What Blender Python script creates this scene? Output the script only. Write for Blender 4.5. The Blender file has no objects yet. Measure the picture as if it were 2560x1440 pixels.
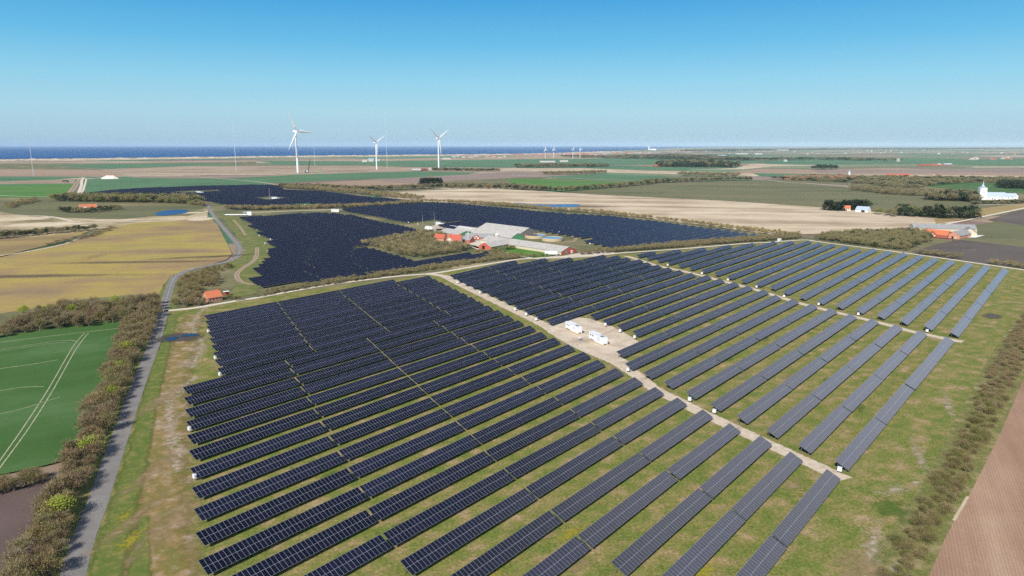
import bpy, math, random
from mathutils import Vector, Matrix
import numpy as np
R = math.radians
sc = bpy.context.scene
# ------------------------------------------------------------------ camera, sky, sun, exposure
CAM_H = 94.0; FPX = 1777.0; PITCH = R(11.36)
cam = bpy.data.objects.new("Camera", bpy.data.cameras.new("Camera"))
sc.collection.objects.link(cam); sc.camera = cam
cam.location = (0, 0, CAM_H); cam.rotation_euler = (math.pi/2 - PITCH, 0, 0)
cam.data.sensor_width = 36.0; cam.data.lens = FPX/2560*36.0
cam.data.clip_start = 1.0; cam.data.clip_end = 200000
SUN_EL, SHADOW_HD = R(38), R(25)
world = bpy.data.worlds.new("World"); sc.world = world; world.use_nodes = True
wt = world.node_tree; wn = wt.nodes; wl = wt.links; bg = wn["Background"]
sky = wn.new("ShaderNodeTexSky"); sky.sky_type = 'NISHITA'; sky.sun_disc = False
sky.sun_elevation = SUN_EL; sky.sun_rotation = SHADOW_HD + math.pi
sky.air_density = 1.0; sky.dust_density = 0.6; sky.ozone_density = 2.0
tc = wn.new("ShaderNodeTexCoord"); sep = wn.new("ShaderNodeSeparateXYZ")
wl.new(tc.outputs["Generated"], sep.inputs[0])
ramp = wn.new("ShaderNodeValToRGB"); cr = ramp.color_ramp
def srgb(c):
    return tuple(((v/255.)/12.92 if v/255. <= .04045 else ((v/255.+.055)/1.055)**2.4) for v in c)
SKY = [(0.0,(160,196,218)),(0.018,(168,206,226)),(0.045,(168,216,235)),(0.085,(142,210,239)),(0.13,(98,190,235)),(0.19,(52,162,225)),(0.30,(70,128,184)),(0.6,(44,76,128)),(1.0,(36,62,108))]
cr.elements[0].position = SKY[0][0]; cr.elements[0].color = srgb(SKY[0][1])+(1,)
cr.elements[1].position = 1.0; cr.elements[1].color = srgb(SKY[-1][1])+(1,)
for p, c in SKY[1:-1]:
    e = cr.elements.new(p); e.color = srgb(c)+(1,)
wl.new(sep.outputs[2], ramp.inputs[0])
mx = wn.new("ShaderNodeMix"); mx.data_type = 'RGBA'; mx.inputs[0].default_value = 0.9
scl = wn.new("ShaderNodeVectorMath"); scl.operation = 'SCALE'; scl.inputs['Scale'].default_value = 0.1
wl.new(sky.outputs[0], scl.inputs[0]); wl.new(scl.outputs[0], mx.inputs[6]); wl.new(ramp.outputs[0], mx.inputs[7])
# added bright sky patch at right, out of view, for a glare on the glass
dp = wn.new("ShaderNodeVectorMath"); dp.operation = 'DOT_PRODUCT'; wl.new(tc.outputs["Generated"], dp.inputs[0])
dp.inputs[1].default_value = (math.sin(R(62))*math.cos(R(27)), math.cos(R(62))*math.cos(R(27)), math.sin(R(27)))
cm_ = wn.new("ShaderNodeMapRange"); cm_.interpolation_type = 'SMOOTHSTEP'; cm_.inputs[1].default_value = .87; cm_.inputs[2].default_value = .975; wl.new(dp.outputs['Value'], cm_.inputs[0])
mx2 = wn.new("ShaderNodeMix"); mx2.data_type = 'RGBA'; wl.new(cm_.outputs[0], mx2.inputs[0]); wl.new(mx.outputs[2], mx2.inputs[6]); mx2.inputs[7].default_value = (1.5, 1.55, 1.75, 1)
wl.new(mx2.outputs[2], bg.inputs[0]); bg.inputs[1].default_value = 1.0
sun = bpy.data.objects.new("Sun", bpy.data.lights.new("Sun", 'SUN')); sc.collection.objects.link(sun)
sun.data.energy = 5.0; sun.data.angle = R(0.53); sun.data.color = (1.0, 0.95, 0.87)
sun.rotation_euler = Vector((math.sin(SHADOW_HD)*math.cos(SUN_EL), math.cos(SHADOW_HD)*math.cos(SUN_EL), -math.sin(SUN_EL))).to_track_quat('-Z', 'Y').to_euler()
sc.view_settings.view_transform = 'Standard'; sc.view_settings.look = 'None'
sc.view_settings.exposure = 0.0; sc.view_settings.gamma = 1.0
sc.render.engine = 'CYCLES'
sc.cycles.max_bounces = 6; sc.cycles.diffuse_bounces = 2; sc.cycles.glossy_bounces = 3; sc.cycles.transparent_max_bounces = 12
sc.cycles.volume_bounces = 1; sc.cycles.use_denoising = False; sc.cycles.use_adaptive_sampling = False
# ------------------------------------------------------------------ helpers
cp, sp = math.cos(PITCH), math.sin(PITCH)
def G(x, y, z=0.0):
    """ground position (height z) that the survey pixel x,y (2560 wide) lies on"""
    X = (x-1280)/FPX; Y = -(y-720)/FPX
    t = (CAM_H-z)/(sp-Y*cp)
    return Vector((X*t, (cp+Y*sp)*t, z))
def tag(o, label=None, cat=None, group=None, kind=None):
    if label: o["label"] = label
    if cat: o["category"] = cat
    if group: o["group"] = group
    if kind: o["kind"] = kind
    return o
COL = sc.collection
def link(o, parent=None):
    COL.objects.link(o)
    if parent: o.parent = parent
    return o
def empty(name, loc=(0,0,0), rz=0.0):
    o = bpy.data.objects.new(name, None); o.empty_display_size = 1
    o.location = loc; o.rotation_euler = (0,0,rz); return link(o)
class MB:
    def __init__(s): s.v=[]; s.f=[]; s.uv=[]; s.mi=[]
    def face(s, pts, uv=None, m=0):
        n=len(s.v); s.v += [tuple(p) for p in pts]; s.f.append(tuple(range(n,n+len(pts))))
        s.uv += uv if uv else [(0,0)]*len(pts); s.mi.append(m)
    def box(s, c, d, m=0, rot=None):
        cx,cy,cz=c; dx,dy,dz=(q/2 for q in d)
        P=[Vector((sx*dx,sy*dy,sz*dz)) for sx,sy,sz in ((-1,-1,-1),(1,-1,-1),(1,1,-1),(-1,1,-1),(-1,-1,1),(1,-1,1),(1,1,1),(-1,1,1))]
        if rot is not None: P=[rot@p for p in P]
        P=[p+Vector(c) for p in P]
        for q in ((0,3,2,1),(4,5,6,7),(0,1,5,4),(1,2,6,5),(2,3,7,6),(3,0,4,7)): s.face([P[i] for i in q], m=m)
    def tube(s, a, b, r0, r1, n=8, m=0, cap=True):
        a=Vector(a); b=Vector(b); d=(b-a).normalized()
        u=d.orthogonal().normalized(); w=d.cross(u)
        A=[a+(u*math.cos(t)+w*math.sin(t))*r0 for t in (2*math.pi*i/n for i in range(n))]
        B=[b+(u*math.cos(t)+w*math.sin(t))*r1 for t in (2*math.pi*i/n for i in range(n))]
        for i in range(n): j=(i+1)%n; s.face([A[i],A[j],B[j],B[i]], m=m)
        if cap: s.face(A[::-1], m=m); s.face(B, m=m)
    def prism(s, poly, z0, z1, m=0):
        n=len(poly)
        s.face([(x,y,z1) for x,y in poly], m=m); s.face([(x,y,z0) for x,y in poly][::-1], m=m)
        for i in range(n):
            a=poly[i]; b=poly[(i+1)%n]; s.face([(a[0],a[1],z0),(b[0],b[1],z0),(b[0],b[1],z1),(a[0],a[1],z1)], m=m)
    def mesh(s, name, mats):
        me=bpy.data.meshes.new(name); me.from_pydata(s.v,[],s.f)
        for m in (mats if isinstance(mats,(list,tuple)) else [mats]): me.materials.append(m)
        if any(u!=(0,0) for u in s.uv):
            l=me.uv_layers.new(name="UVMap"); l.data.foreach_set("uv",[c for u in s.uv for c in u])
        if any(s.mi): me.polygons.foreach_set("material_index", s.mi)
        me.update(); return me
    def build(s, name, mats, parent=None):
        return link(bpy.data.objects.new(name, s.mesh(name, mats)), parent)
# ------------------------------------------------------------------ materials
KALB = 1.12
def col(c, k=None): return tuple(v*(KALB if k is None else k) for v in srgb(c))+(1,)
def newmat(name):
    m=bpy.data.materials.new(name); m.use_nodes=True; nt=m.node_tree
    return m, nt, nt.nodes, nt.links, nt.nodes["Principled BSDF"]
def plain(name, c, rough=.8, spec=.3, metal=0, var=0.12, scale=1.5, k=None):
    m,nt,n,l,b=newmat(name)
    b.inputs["Roughness"].default_value=rough; b.inputs["Specular IOR Level"].default_value=spec; b.inputs["Metallic"].default_value=metal
    t=n.new("ShaderNodeTexCoord"); no=n.new("ShaderNodeTexNoise"); no.inputs["Scale"].default_value=scale; no.inputs["Detail"].default_value=5
    l.new(t.outputs["Object"], no.inputs["Vector"])
    r=n.new("ShaderNodeValToRGB"); c0=col(c,k)
    r.color_ramp.elements[0].position=.3; r.color_ramp.elements[0].color=tuple(v*(1-var) for v in c0[:3])+(1,)
    r.color_ramp.elements[1].position=.7; r.color_ramp.elements[1].color=tuple(min(1,v*(1+var)) for v in c0[:3])+(1,)
    l.new(no.outputs[0], r.inputs[0]); l.new(r.outputs[0], b.inputs["Base Color"]); return m
def math_node(n,l,op,a,b=None,clamp=False):
    q=n.new("ShaderNodeMath"); q.operation=op; q.use_clamp=clamp
    for i,x in enumerate((a,b)):
        if x is None: continue
        if isinstance(x,(int,float)): q.inputs[i].default_value=x
        else: l.new(x,q.inputs[i])
    return q.outputs[0]
def noise(n,l,vec,scale,detail=6,rough=.6,dist=0.0):
    q=n.new("ShaderNodeTexNoise"); q.inputs["Scale"].default_value=scale; q.inputs["Detail"].default_value=detail
    q.inputs["Roughness"].default_value=rough; q.inputs["Distortion"].default_value=dist; l.new(vec,q.inputs["Vector"]); return q.outputs[0]
def rampn(n,l,fac,stops,k=None):
    r=n.new("ShaderNodeValToRGB"); e=r.color_ramp.elements
    e[0].position=stops[0][0]; e[0].color=col(stops[0][1],k); e[1].position=stops[-1][0]; e[1].color=col(stops[-1][1],k)
    for p,c in stops[1:-1]:
        q=e.new(p); q.color=col(c,k)
    l.new(fac,r.inputs[0]); return r.outputs[0]
def mixc(n,l,fac,a,b,mode='MIX'):
    q=n.new("ShaderNodeMix"); q.data_type='RGBA'; q.blend_type=mode
    for i,x in ((0,fac),(6,a),(7,b)):
        if isinstance(x,(int,float)): q.inputs[i].default_value=x
        elif isinstance(x,tuple): q.inputs[i].default_value=x
        else: l.new(x,q.inputs[i])
    return q.outputs[2]
def soil(name, stops, scale=.03, streak=None, fine=.5, rows=None, contrast=.35, bump=.0, k=None):
    """ground cover: large patches through a ramp, optional streaks (heading, stretch) and drill rows (heading, pitch m, strength)"""
    m,nt,n,l,b=newmat(name); b.inputs["Roughness"].default_value=.95; b.inputs["Specular IOR Level"].default_value=.12
    t=n.new("ShaderNodeTexCoord"); v=t.outputs["Object"]
    def mapped(h, sx, sy):
        q=n.new("ShaderNodeMapping"); q.vector_type='TEXTURE'; q.inputs["Rotation"].default_value=(0,0,math.pi/2-h); q.inputs["Scale"].default_value=(sx,sy,1); l.new(v,q.inputs[0]); return q.outputs[0]
    a=noise(n,l,v,scale,9,.62)
    if streak:
        s=noise(n,l,mapped(R(streak[0]),streak[1],1),scale*1.6,7,.6)
        w=streak[2] if len(streak)>2 else .6
        a=math_node(n,l,'ADD',math_node(n,l,'MULTIPLY',a,1-w),math_node(n,l,'MULTIPLY',s,w))
    c=rampn(n,l,a,stops,k)
    f=noise(n,l,v,fine,8,.75)
    f2=n.new("ShaderNodeMapRange"); f2.inputs[1].default_value=.3; f2.inputs[2].default_value=.7; f2.inputs[3].default_value=1-contrast; f2.inputs[4].default_value=1+contrast
    l.new(f,f2.inputs[0]); fac=f2.outputs[0]
    if rows:
        mp=mapped(R(rows[0]),1,rows[1]); sx=n.new("ShaderNodeSeparateXYZ"); l.new(mp,sx.inputs[0])
        wv=math_node(n,l,'SINE',math_node(n,l,'MULTIPLY',sx.outputs[1],2*math.pi))
        fac=math_node(n,l,'MULTIPLY',fac,math_node(n,l,'ADD',math_node(n,l,'MULTIPLY',wv,rows[2]),1.0))
    q=n.new("ShaderNodeVectorMath"); q.operation='SCALE'; l.new(c,q.inputs[0]); l.new(fac,q.inputs['Scale'])
    l.new(q.outputs[0], b.inputs["Base Color"])
    if bump:
        bp=n.new("ShaderNodeBump"); bp.inputs["Strength"].default_value=bump; bp.inputs["Distance"].default_value=.3; l.new(f,bp.inputs["Height"]); l.new(bp.outputs[0],b.inputs["Normal"])
    return m
def edged(name, stops, scale=.4, edge=.18, nscale=.25, tracks=False, soft=.1, radial=False, rough=.9, spec=.2, k=None, amount=1.0):
    """ground cover whose border frays into what lies below (mask from UV and noise)"""
    m,nt,n,l,b=newmat(name); b.inputs["Roughness"].default_value=rough; b.inputs["Specular IOR Level"].default_value=spec
    t=n.new("ShaderNodeTexCoord"); v=t.outputs["Object"]; u=n.new("ShaderNodeSeparateXYZ"); l.new(t.outputs["UV"],u.inputs[0])
    if radial:
        dx=math_node(n,l,'SUBTRACT',u.outputs[0],.5); dy=math_node(n,l,'SUBTRACT',u.outputs[1],.5)
        d=math_node(n,l,'SQRT',math_node(n,l,'ADD',math_node(n,l,'MULTIPLY',dx,dx),math_node(n,l,'MULTIPLY',dy,dy)))
        d=math_node(n,l,'SUBTRACT',.5,d)
    else:
        d=math_node(n,l,'SUBTRACT',.5,math_node(n,l,'ABSOLUTE',math_node(n,l,'SUBTRACT',u.outputs[0],.5)))
    nz=noise(n,l,v,nscale,8,.7)
    a=math_node(n,l,'ADD',d,math_node(n,l,'MULTIPLY',math_node(n,l,'SUBTRACT',nz,.5),edge*4))
    mr=n.new("ShaderNodeMapRange"); mr.inputs[1].default_value=edge*.5; mr.inputs[2].default_value=edge*.5+soft; mr.inputs[4].default_value=amount; l.new(a,mr.inputs[0]); al=mr.outputs[0]
    if tracks:
        c2=math_node(n,l,'ABSOLUTE',math_node(n,l,'SUBTRACT',u.outputs[0],.5))
        mid=n.new("ShaderNodeMapRange"); mid.inputs[1].default_value=.02; mid.inputs[2].default_value=.12; mid.inputs[3].default_value=.45; l.new(c2,mid.inputs[0])
        al=math_node(n,l,'MULTIPLY',al,mid.outputs[0])
    c=rampn(n,l,noise(n,l,v,scale,9,.65),stops,k); l.new(c,b.inputs["Base Color"])
    tr=n.new("ShaderNodeBsdfTransparent"); ms=n.new("ShaderNodeMixShader")
    l.new(al,ms.inputs[0]); l.new(tr.outputs[0],ms.inputs[1]); l.new(b.outputs[0],ms.inputs[2]); l.new(ms.outputs[0],n["Material Output"].inputs[0])
    return m
M={}
M['white']=plain('white_paint',(236,238,240),.5,.4,var=.03,k=1.0)
M['dark']=plain('dark_opening',(30,34,40),.5,var=.1)
M['grey_metal']=plain('galvanised_steel',(150,154,158),.45,.5,metal=.6)
M['brick']=plain('red_brick',(176,92,74),.9,.2,var=.18,scale=3)
M['brick_light']=plain('pink_brick',(196,140,116),.9,.2,var=.14,scale=3)
M['tile']=plain('orange_roof_tile',(200,116,82),.7,.3,var=.16,scale=2)
M['redtile']=plain('red_roof_tile',(184,94,74),.7,.3,var=.14,scale=2)
M['eternit']=plain('grey_fibre_cement_roof',(176,172,166),.85,.2,var=.16,scale=.35)
M['eternit2']=plain('dark_grey_roof',(146,146,146),.85,.2,var=.14,scale=.35)
M['bluegrey']=plain('lead_roof',(172,186,200),.5,.4,var=.06)
M['lime']=plain('limewashed_wall',(238,238,236),.8,.2,var=.03,k=1.0)
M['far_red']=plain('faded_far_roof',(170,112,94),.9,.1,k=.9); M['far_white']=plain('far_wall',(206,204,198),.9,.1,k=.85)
M['green_sheet']=plain('green_sheet_wall',(92,158,108),.6,.3,var=.1)
M['grey_sheet']=plain('grey_sheet_wall',(128,122,116),.7,.3,var=.12)
M['cream']=plain('cream_wall',(198,188,164),.85,.2,var=.08)
M['concrete']=plain('concrete',(186,170,140),.9,.2,var=.16)
M['bluewater']=plain('blue_tank_water',(70,130,190),.12,.5,var=.06)
M['brown']=plain('brown_cover',(98,84,78),.9,var=.12)
M['turbine']=plain('turbine_white',(232,236,240),.45,.4,var=.02,k=1.0)
M['mast']=plain('mast_grey',(186,196,204),.6,var=.05)
M['trunk']=plain('bark',(112,98,82),.95,.1,var=.25,scale=4)
M['craneblack']=plain('crane_dark',(58,72,72),.6,var=.1)
# ------------------------------------------------------------------ ground sheets
def sheet(name, px, mat, z, label=None, raw=False):
    P=[(p if raw else tuple(G(*p)[:2])) for p in px]
    b=MB(); b.face([(x,y,z) for x,y in P])
    o=b.build(name, mat)
    if o.data.polygons[0].normal.z<0: o.data.flip_normals()
    return tag(o, label, kind='structure')
def smooth(P, n=6):
    out=[]
    for i in range(len(P)-1):
        p0=P[max(0,i-1)];p1=P[i];p2=P[i+1];p3=P[min(len(P)-1,i+2)]
        for j in range(n):
            t=j/n; out.append(.5*((2*p1)+(p2-p0)*t+(2*p0-5*p1+4*p2-p3)*t*t+(3*p1-p0-3*p2+p3)*t**3))
    out.append(P[-1]); return out
def ribbon(name, px, width, mat, z, label=None, n=6, off=0.0, raw=False, kind='structure'):
    P=smooth([Vector(p) if raw else G(*p) for p in px], n); b=MB(); s=0; prev=None
    ws=width if isinstance(width,(list,tuple)) else (width,width)
    for i,p in enumerate(P):
        d=(P[min(i+1,len(P)-1)]-P[max(i-1,0)]); d.z=0; d.normalize(); q=Vector((-d.y,d.x,0))
        w=ws[0]+(ws[1]-ws[0])*i/(len(P)-1)
        L=p+q*(w/2+off); Rr=p+q*(-w/2+off); L.z=Rr.z=z
        if prev:
            s2=s+(p-prev[2]).length
            b.face([prev[1],Rr,L,prev[0]],[(1,s),(1,s2),(0,s2),(0,s)]); s=s2
        prev=(L,Rr,p)
    return tag(b.build(name, mat), label, kind=kind)
# base farmland: patchwork of fields
def farmland():
    m,nt,n,l,b=newmat('farmland'); b.inputs["Roughness"].default_value=.95; b.inputs["Specular IOR Level"].default_value=.1
    t=n.new("ShaderNodeTexCoord"); v=t.outputs["Object"]
    mp=n.new("ShaderNodeMapping"); mp.vector_type='TEXTURE'; mp.inputs["Rotation"].default_value=(0,0,R(38)); mp.inputs["Scale"].default_value=(900,420,1); l.new(v,mp.inputs[0])
    vo=n.new("ShaderNodeTexVoronoi"); vo.distance='CHEBYCHEV'; vo.voronoi_dimensions='2D'; vo.inputs["Scale"].default_value=1; vo.inputs["Randomness"].default_value=.85; l.new(mp.outputs[0],vo.inputs["Vector"])
    sx=n.new("ShaderNodeSeparateXYZ"); l.new(vo.outputs["Color"],sx.inputs[0])
    r=n.new("ShaderNodeValToRGB"); r.color_ramp.interpolation='CONSTANT'; e=r.color_ramp.elements
    pal=[(88,122,92),(146,128,108),(112,132,100),(172,158,134),(120,118,92),(74,112,82),(156,138,116),(128,134,104),(134,112,102),(100,128,94)]
    e[0].color=col(pal[0]); e[1].position=.93; e[1].color=col(pal[-1])
    for i,c in enumerate(pal[1:-1]):
        q=e.new((i+1)*.103); q.color=col(c)
    l.new(sx.outputs[0],r.inputs[0])
    f=noise(n,l,v,.02,10,.7)
    mr=n.new("ShaderNodeMapRange"); mr.inputs[1].default_value=.3; mr.inputs[2].default_value=.7; mr.inputs[3].default_value=.78; mr.inputs[4].default_value=1.2; l.new(f,mr.inputs[0])
    q=n.new("ShaderNodeVectorMath"); q.operation='SCALE'; l.new(r.outputs[0],q.inputs[0]); l.new(mr.outputs[0],q.inputs['Scale']); l.new(q.outputs[0],b.inputs["Base Color"])
    return m
tag(sheet('ground', [(-70000,-3000),(70000,-3000),(70000,70000),(-70000,70000)], farmland(), -.7, raw=True))
# sea
def seamat():
    m,nt,n,l,b=newmat('sea_water'); b.inputs["Roughness"].default_value=.5; b.inputs["Specular IOR Level"].default_value=.12
    t=n.new("ShaderNodeTexCoord"); mp=n.new("ShaderNodeMapping"); mp.inputs["Scale"].default_value=(.0002,.002,1); l.new(t.outputs["Object"],mp.inputs[0])
    c=rampn(n,l,noise(n,l,mp.outputs[0],1,8,.7),[(.3,(0,66,124)),(.7,(8,84,146))],1.0); l.new(c,b.inputs["Base Color"]); return m
COAST=[(-400,404),(0,401),(250,398),(500,394.5),(750,391.5),(1000,389),(1250,386.5),(1400,383),(1500,379),(1580,375.5),(1650,372),(1720,369.5),(1760,368.3)]
cp_=[tuple(G(*p)[:2]) for p in COAST]
sheet('sea', [(-69000,4300)]+cp_+[(cp_[-1][0]+14000,cp_[-1][1]+20000),(69000,56000),(69000,69500),(-69000,69500)], seamat(), -.3, raw=True)
# dunes: a real ridge of sand between the land and the sea
def dunes():
    rnd=random.Random(3); b=MB(); P=smooth([G(*p) for p in [(-300,404)]+COAST[1:9]],40)
    rows=[]
    for i,p in enumerate(P):
        d=(P[min(i+1,len(P)-1)]-P[max(i-1,0)]).normalized(); q=Vector((d.y,-d.x,0))
        if q.y>0: q=-q
        w=330*(1+.3*math.sin(i*.21))*(1 if p.y<9000 else 1.6); r=[]
        for j in range(9):
            t=j/8; h=math.sin(math.pi*min(1,t*1.05))*(9+5*rnd.random())*(.45+.55*abs(math.sin(i*.37+j*1.3)))*(1-.5*t)
            v=p+q*w*t-q*60; r.append((v.x+rnd.uniform(-14,14),v.y+rnd.uniform(-14,14),max(.2,h) if 0<j<8 else -.5))
        rows.append(r)
    for a,c in zip(rows,rows[1:]):
        for j in range(8): b.face([a[j],a[j+1],c[j+1],c[j]])
    m=soil('dune_sand',[(.35,(140,128,104)),(.5,(190,172,146)),(.62,(216,198,172))],.012,fine=.08,contrast=.15)
    o=b.build('dunes',m); o.data.polygons.foreach_set('use_smooth',[True]*len(o.data.polygons)); tag(o,kind='structure')
dunes()
# field covers
F={}
F['crop']=soil('winter_wheat',[(.34,(62,92,46)),(.48,(70,102,52)),(.6,(86,114,70)),(.72,(118,136,98))],.02,(53,8,.5),fine=.8,rows=(35,.9,.06),contrast=.12)
F['crop2']=soil('far_green_crop',[(.35,(80,112,80)),(.65,(92,124,88))],.006,fine=.05,contrast=.1)
F['crop3']=soil('bright_green_crop',[(.35,(74,112,52)),(.5,(86,126,58)),(.66,(118,116,88))],.006,(80,5,.6),fine=.05,contrast=.1)
F['yellow']=soil('tan_and_yellow_field',[(.34,(118,104,86)),(.42,(144,122,92)),(.49,(156,134,90)),(.55,(166,148,82)),(.62,(152,138,82)),(.72,(172,150,116))],.012,(84,4,.5),fine=.35,contrast=.14)
F['orange']=soil('orange_fallow_field',[(.36,(122,106,80)),(.5,(152,130,88)),(.64,(166,148,92))],.01,(80,6,.6),fine=.2,contrast=.12)
F['plough']=soil('ploughed_soil',[(.35,(86,74,70)),(.65,(112,96,90))],.02,(20,6,.5),fine=.9,rows=(20,1.4,.1),contrast=.12)
F['plough2']=soil('grey_ploughed_soil',[(.35,(88,80,76)),(.65,(108,98,90))],.01,(70,4,.5),fine=.3,contrast=.1)
F['plough3']=soil('pinkish_harrowed_soil',[(.35,(142,112,92)),(.5,(158,128,106)),(.66,(176,148,124))],.05,(27,14,.7),fine=1.2,rows=(27,.75,.09),contrast=.14)
F['purple']=soil('purple_brown_soil',[(.35,(132,114,102)),(.65,(152,134,122))],.006,(80,4,.5),fine=.1,contrast=.08)
F['reddish']=soil('reddish_soil',[(.35,(146,122,102)),(.6,(168,144,122)),(.72,(190,172,148))],.006,(85,7,.7),fine=.1,contrast=.08)
F['fallow']=soil('fallow_grass',[(.36,(92,94,66)),(.5,(108,108,76)),(.6,(122,114,82)),(.7,(146,130,98))],.007,(95,7,.6),fine=.15,contrast=.14)
F['stubble']=soil('pale_stubble',[(.34,(136,118,94)),(.45,(172,152,126)),(.54,(200,182,154)),(.7,(216,200,172))],.013,(97,9,.65),fine=.25,contrast=.14)
F['tan']=soil('bare_tan_land',[(.35,(136,116,96)),(.5,(160,140,118)),(.66,(186,168,142))],.006,(85,4,.5),fine=.08,contrast=.12)
F['sand']=soil('sandy_heath',[(.34,(112,104,74)),(.46,(150,136,102)),(.56,(196,178,144)),(.7,(212,196,164))],.012,(80,3,.4),fine=.2,contrast=.16)
F['heath']=soil('heath_grass',[(.36,(88,94,64)),(.5,(112,110,78)),(.6,(130,122,88)),(.72,(180,164,130))],.012,fine=.25,contrast=.2)
F['site']=soil('solar_park_grass',[(.36,(164,142,110)),(.42,(146,130,88)),(.475,(130,124,72)),(.53,(116,120,60)),(.60,(100,114,50)),(.68,(130,128,70))],.14,(50,2.4,.35),fine=1.3,contrast=.55,bump=.5)
F['verge']=soil('green_verge',[(.36,(134,126,80)),(.46,(112,116,66)),(.56,(98,110,58)),(.68,(138,128,90))],.09,fine=1.2,contrast=.3,bump=.3)
F['lawn']=soil('lawn',[(.35,(74,116,44)),(.65,(100,134,56))],.05,fine=.8,contrast=.15)
F['dirt']=soil('dirt_headland',[(.36,(186,168,146)),(.43,(158,134,98)),(.5,(138,118,70)),(.57,(114,112,56)),(.66,(160,140,104))],.10,(4,5,.6),fine=1.0,contrast=.3,bump=.3)
zc=[-.62]
def field(kind, px, name='field', dz=None):
    zc[0]+=.012 if zc[0]<-.16 else .004; return sheet(name, px, F[kind], zc[0])
# far land first, nearer covers on top
field('tan',[(-500,440),(-500,409),(0,405),(500,402),(900,398),(1280,392),(1500,386),(1650,380),(1600,400),(1280,404),(640,408),(300,412)])
field('heath',[(-300,424),(-300,410),(300,408),(640,404),(640,411),(300,415),(160,424)])
field('crop2',[(110,412),(300,409),(520,408),(600,413),(520,421),(300,423),(180,417)])
field('crop2',[(640,401),(900,403),(1280,398),(1600,395),(1900,401),(1880,408),(1600,412),(1290,418),(900,413),(700,411)])
field('reddish',[(-300,440),(-300,422),(60,423),(250,424),(330,432),(450,437),(230,441)])
field('tan',[(250,423),(500,414),(900,416),(1280,419),(1420,424),(1280,432),(1070,427),(900,430),(600,446),(330,440)])
field('tan',[(-300,452),(-300,444),(190,444),(185,458),(-300,462)])
field('crop2',[(-300,452),(-300,443),(190,444),(140,449),(0,453)])
field('crop3',[(-300,500),(-300,464),(0,463),(60,462),(188,459),(180,475),(150,488),(100,494),(0,496)])
field('purple',[(330,441),(620,435),(760,432),(640,442),(540,446),(330,444)])
field('crop2',[(215,452),(400,446),(545,445),(610,453),(690,462),(560,464),(450,467),(250,478),(205,482)])
field('crop2',[(550,446),(640,442),(750,436),(1000,429),(1070,428),(1200,431),(1150,438),(1000,445),(850,450),(700,457),(640,458),(600,451)])
field('purple',[(860,452),(1000,445),(1180,435),(1280,428),(1420,430),(1510,433),(1400,439),(1290,446),(1100,455),(1060,460),(920,450)])
field('reddish',[(690,462),(860,453),(920,450),(1070,461),(1040,466),(860,469),(720,467)])
field('fallow',[(1060,460),(1130,452),(1290,444),(1380,441),(1300,456),(1280,466),(1100,466)])
field('crop2',[(1370,441),(1500,435),(1650,440),(1760,449),(1630,455),(1500,450),(1400,447)])
field('crop3',[(1270,446),(1400,449),(1630,456),(1560,462),(1400,477),(1340,470),(1280,462)])
field('crop2',[(1480,420),(1560,416),(1850,418),(1840,424),(1700,426),(1500,425)])
field('stubble',[(1130,423),(1280,421),(1450,420),(1620,426),(1860,431),(2000,437),(1880,440),(1600,433),(1400,428),(1280,427)])
field('stubble',[(1720,424),(1840,420),(1880,409),(1960,411),(2060,413),(1930,416),(1860,423)])
field('reddish',[(1800,432),(1900,422),(2060,424),(2230,420),(2400,424),(2600,428),(2600,440),(2300,440),(2050,438)])
field('purple',[(2020,424),(2230,424),(2560,420),(2700,420),(2700,432),(2350,431),(2050,432)])
field('crop2',[(1900,403),(2100,409),(2300,404),(2420,398),(2300,394),(2000,396)])
field('crop2',[(2200,408),(2420,398),(2560,396),(2800,400),(2800,414),(2500,414)])
field('purple',[(1850,438),(1960,444),(2120,458),(2240,470),(2350,474),(2250,480),(2100,468),(1990,455),(1880,449)])
field('crop2',[(1880,432),(2100,436),(2180,443),(2000,444),(1900,440)])
field('fallow',[(1400,479),(1640,459),(1880,450),(1990,456),(2120,468),(2240,480),(2330,486),(2460,492),(2560,498),(2700,500),(2700,532),(2450,540),(2300,542),(2100,524),(1800,503),(1500,488)])
field('heath',[(1900,449),(2100,447),(2560,444),(2700,444),(2700,500),(2400,492),(2240,478),(2100,462)])
field('crop',[(2290,462),(2380,456),(2560,458),(2700,460),(2700,482),(2560,481),(2460,480),(2350,470)])
field('stubble',[(2130,436),(2240,436),(2560,440),(2700,440),(2700,446),(2400,446),(2200,444)])
field('heath',[(-300,530),(-300,497),(0,494),(100,495),(180,487),(250,480),(560,480),(570,520),(470,540),(300,548),(100,540)])
field('fallow',[(-300,525),(-300,512),(0,508),(130,496),(250,503),(500,505),(510,522),(470,527),(400,526),(300,545),(150,545),(0,528)])
field('sand',[(-300,600),(-300,532),(0,528),(70,540),(180,545),(300,548),(380,540),(470,540),(520,525),(518,545),(430,550),(330,560),(250,575),(100,592)])
field('stubble',[(1000,479),(1200,470),(1380,479),(1500,487),(1800,501),(2100,521),(2300,540),(2400,553),(2330,562),(2260,569),(2100,582),(1960,587),(1850,582),(1740,565),(1600,542),(1400,523),(1250,513),(1060,504),(950,492)])
field('heath',[(560,508),(580,523),(620,521),(870,517),(1060,506),(1260,512),(1500,533),(1760,563),(1920,585),(2040,592),(2320,590),(2400,608),(2640,668),(2640,700),(2300,650),(2040,605),(1800,618),(1500,640),(1280,660),(1000,700),(600,765),(430,780),(430,690),(590,645),(590,600),(530,540),(505,506)])
field('fallow',[(2380,600),(2440,562),(2560,540),(2700,525),(2700,640),(2560,620)])
field('plough2',[(2278,628),(2350,608),(2400,599),(2560,617),(2700,635),(2700,690),(2560,668),(2440,657),(2300,636)])
field('plough2',[(2470,549),(2560,523),(2700,490),(2700,560),(2560,563)])
field('orange',[(2330,528),(2460,520),(2560,508),(2640,500),(2640,510),(2450,541),(2340,560)])
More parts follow.
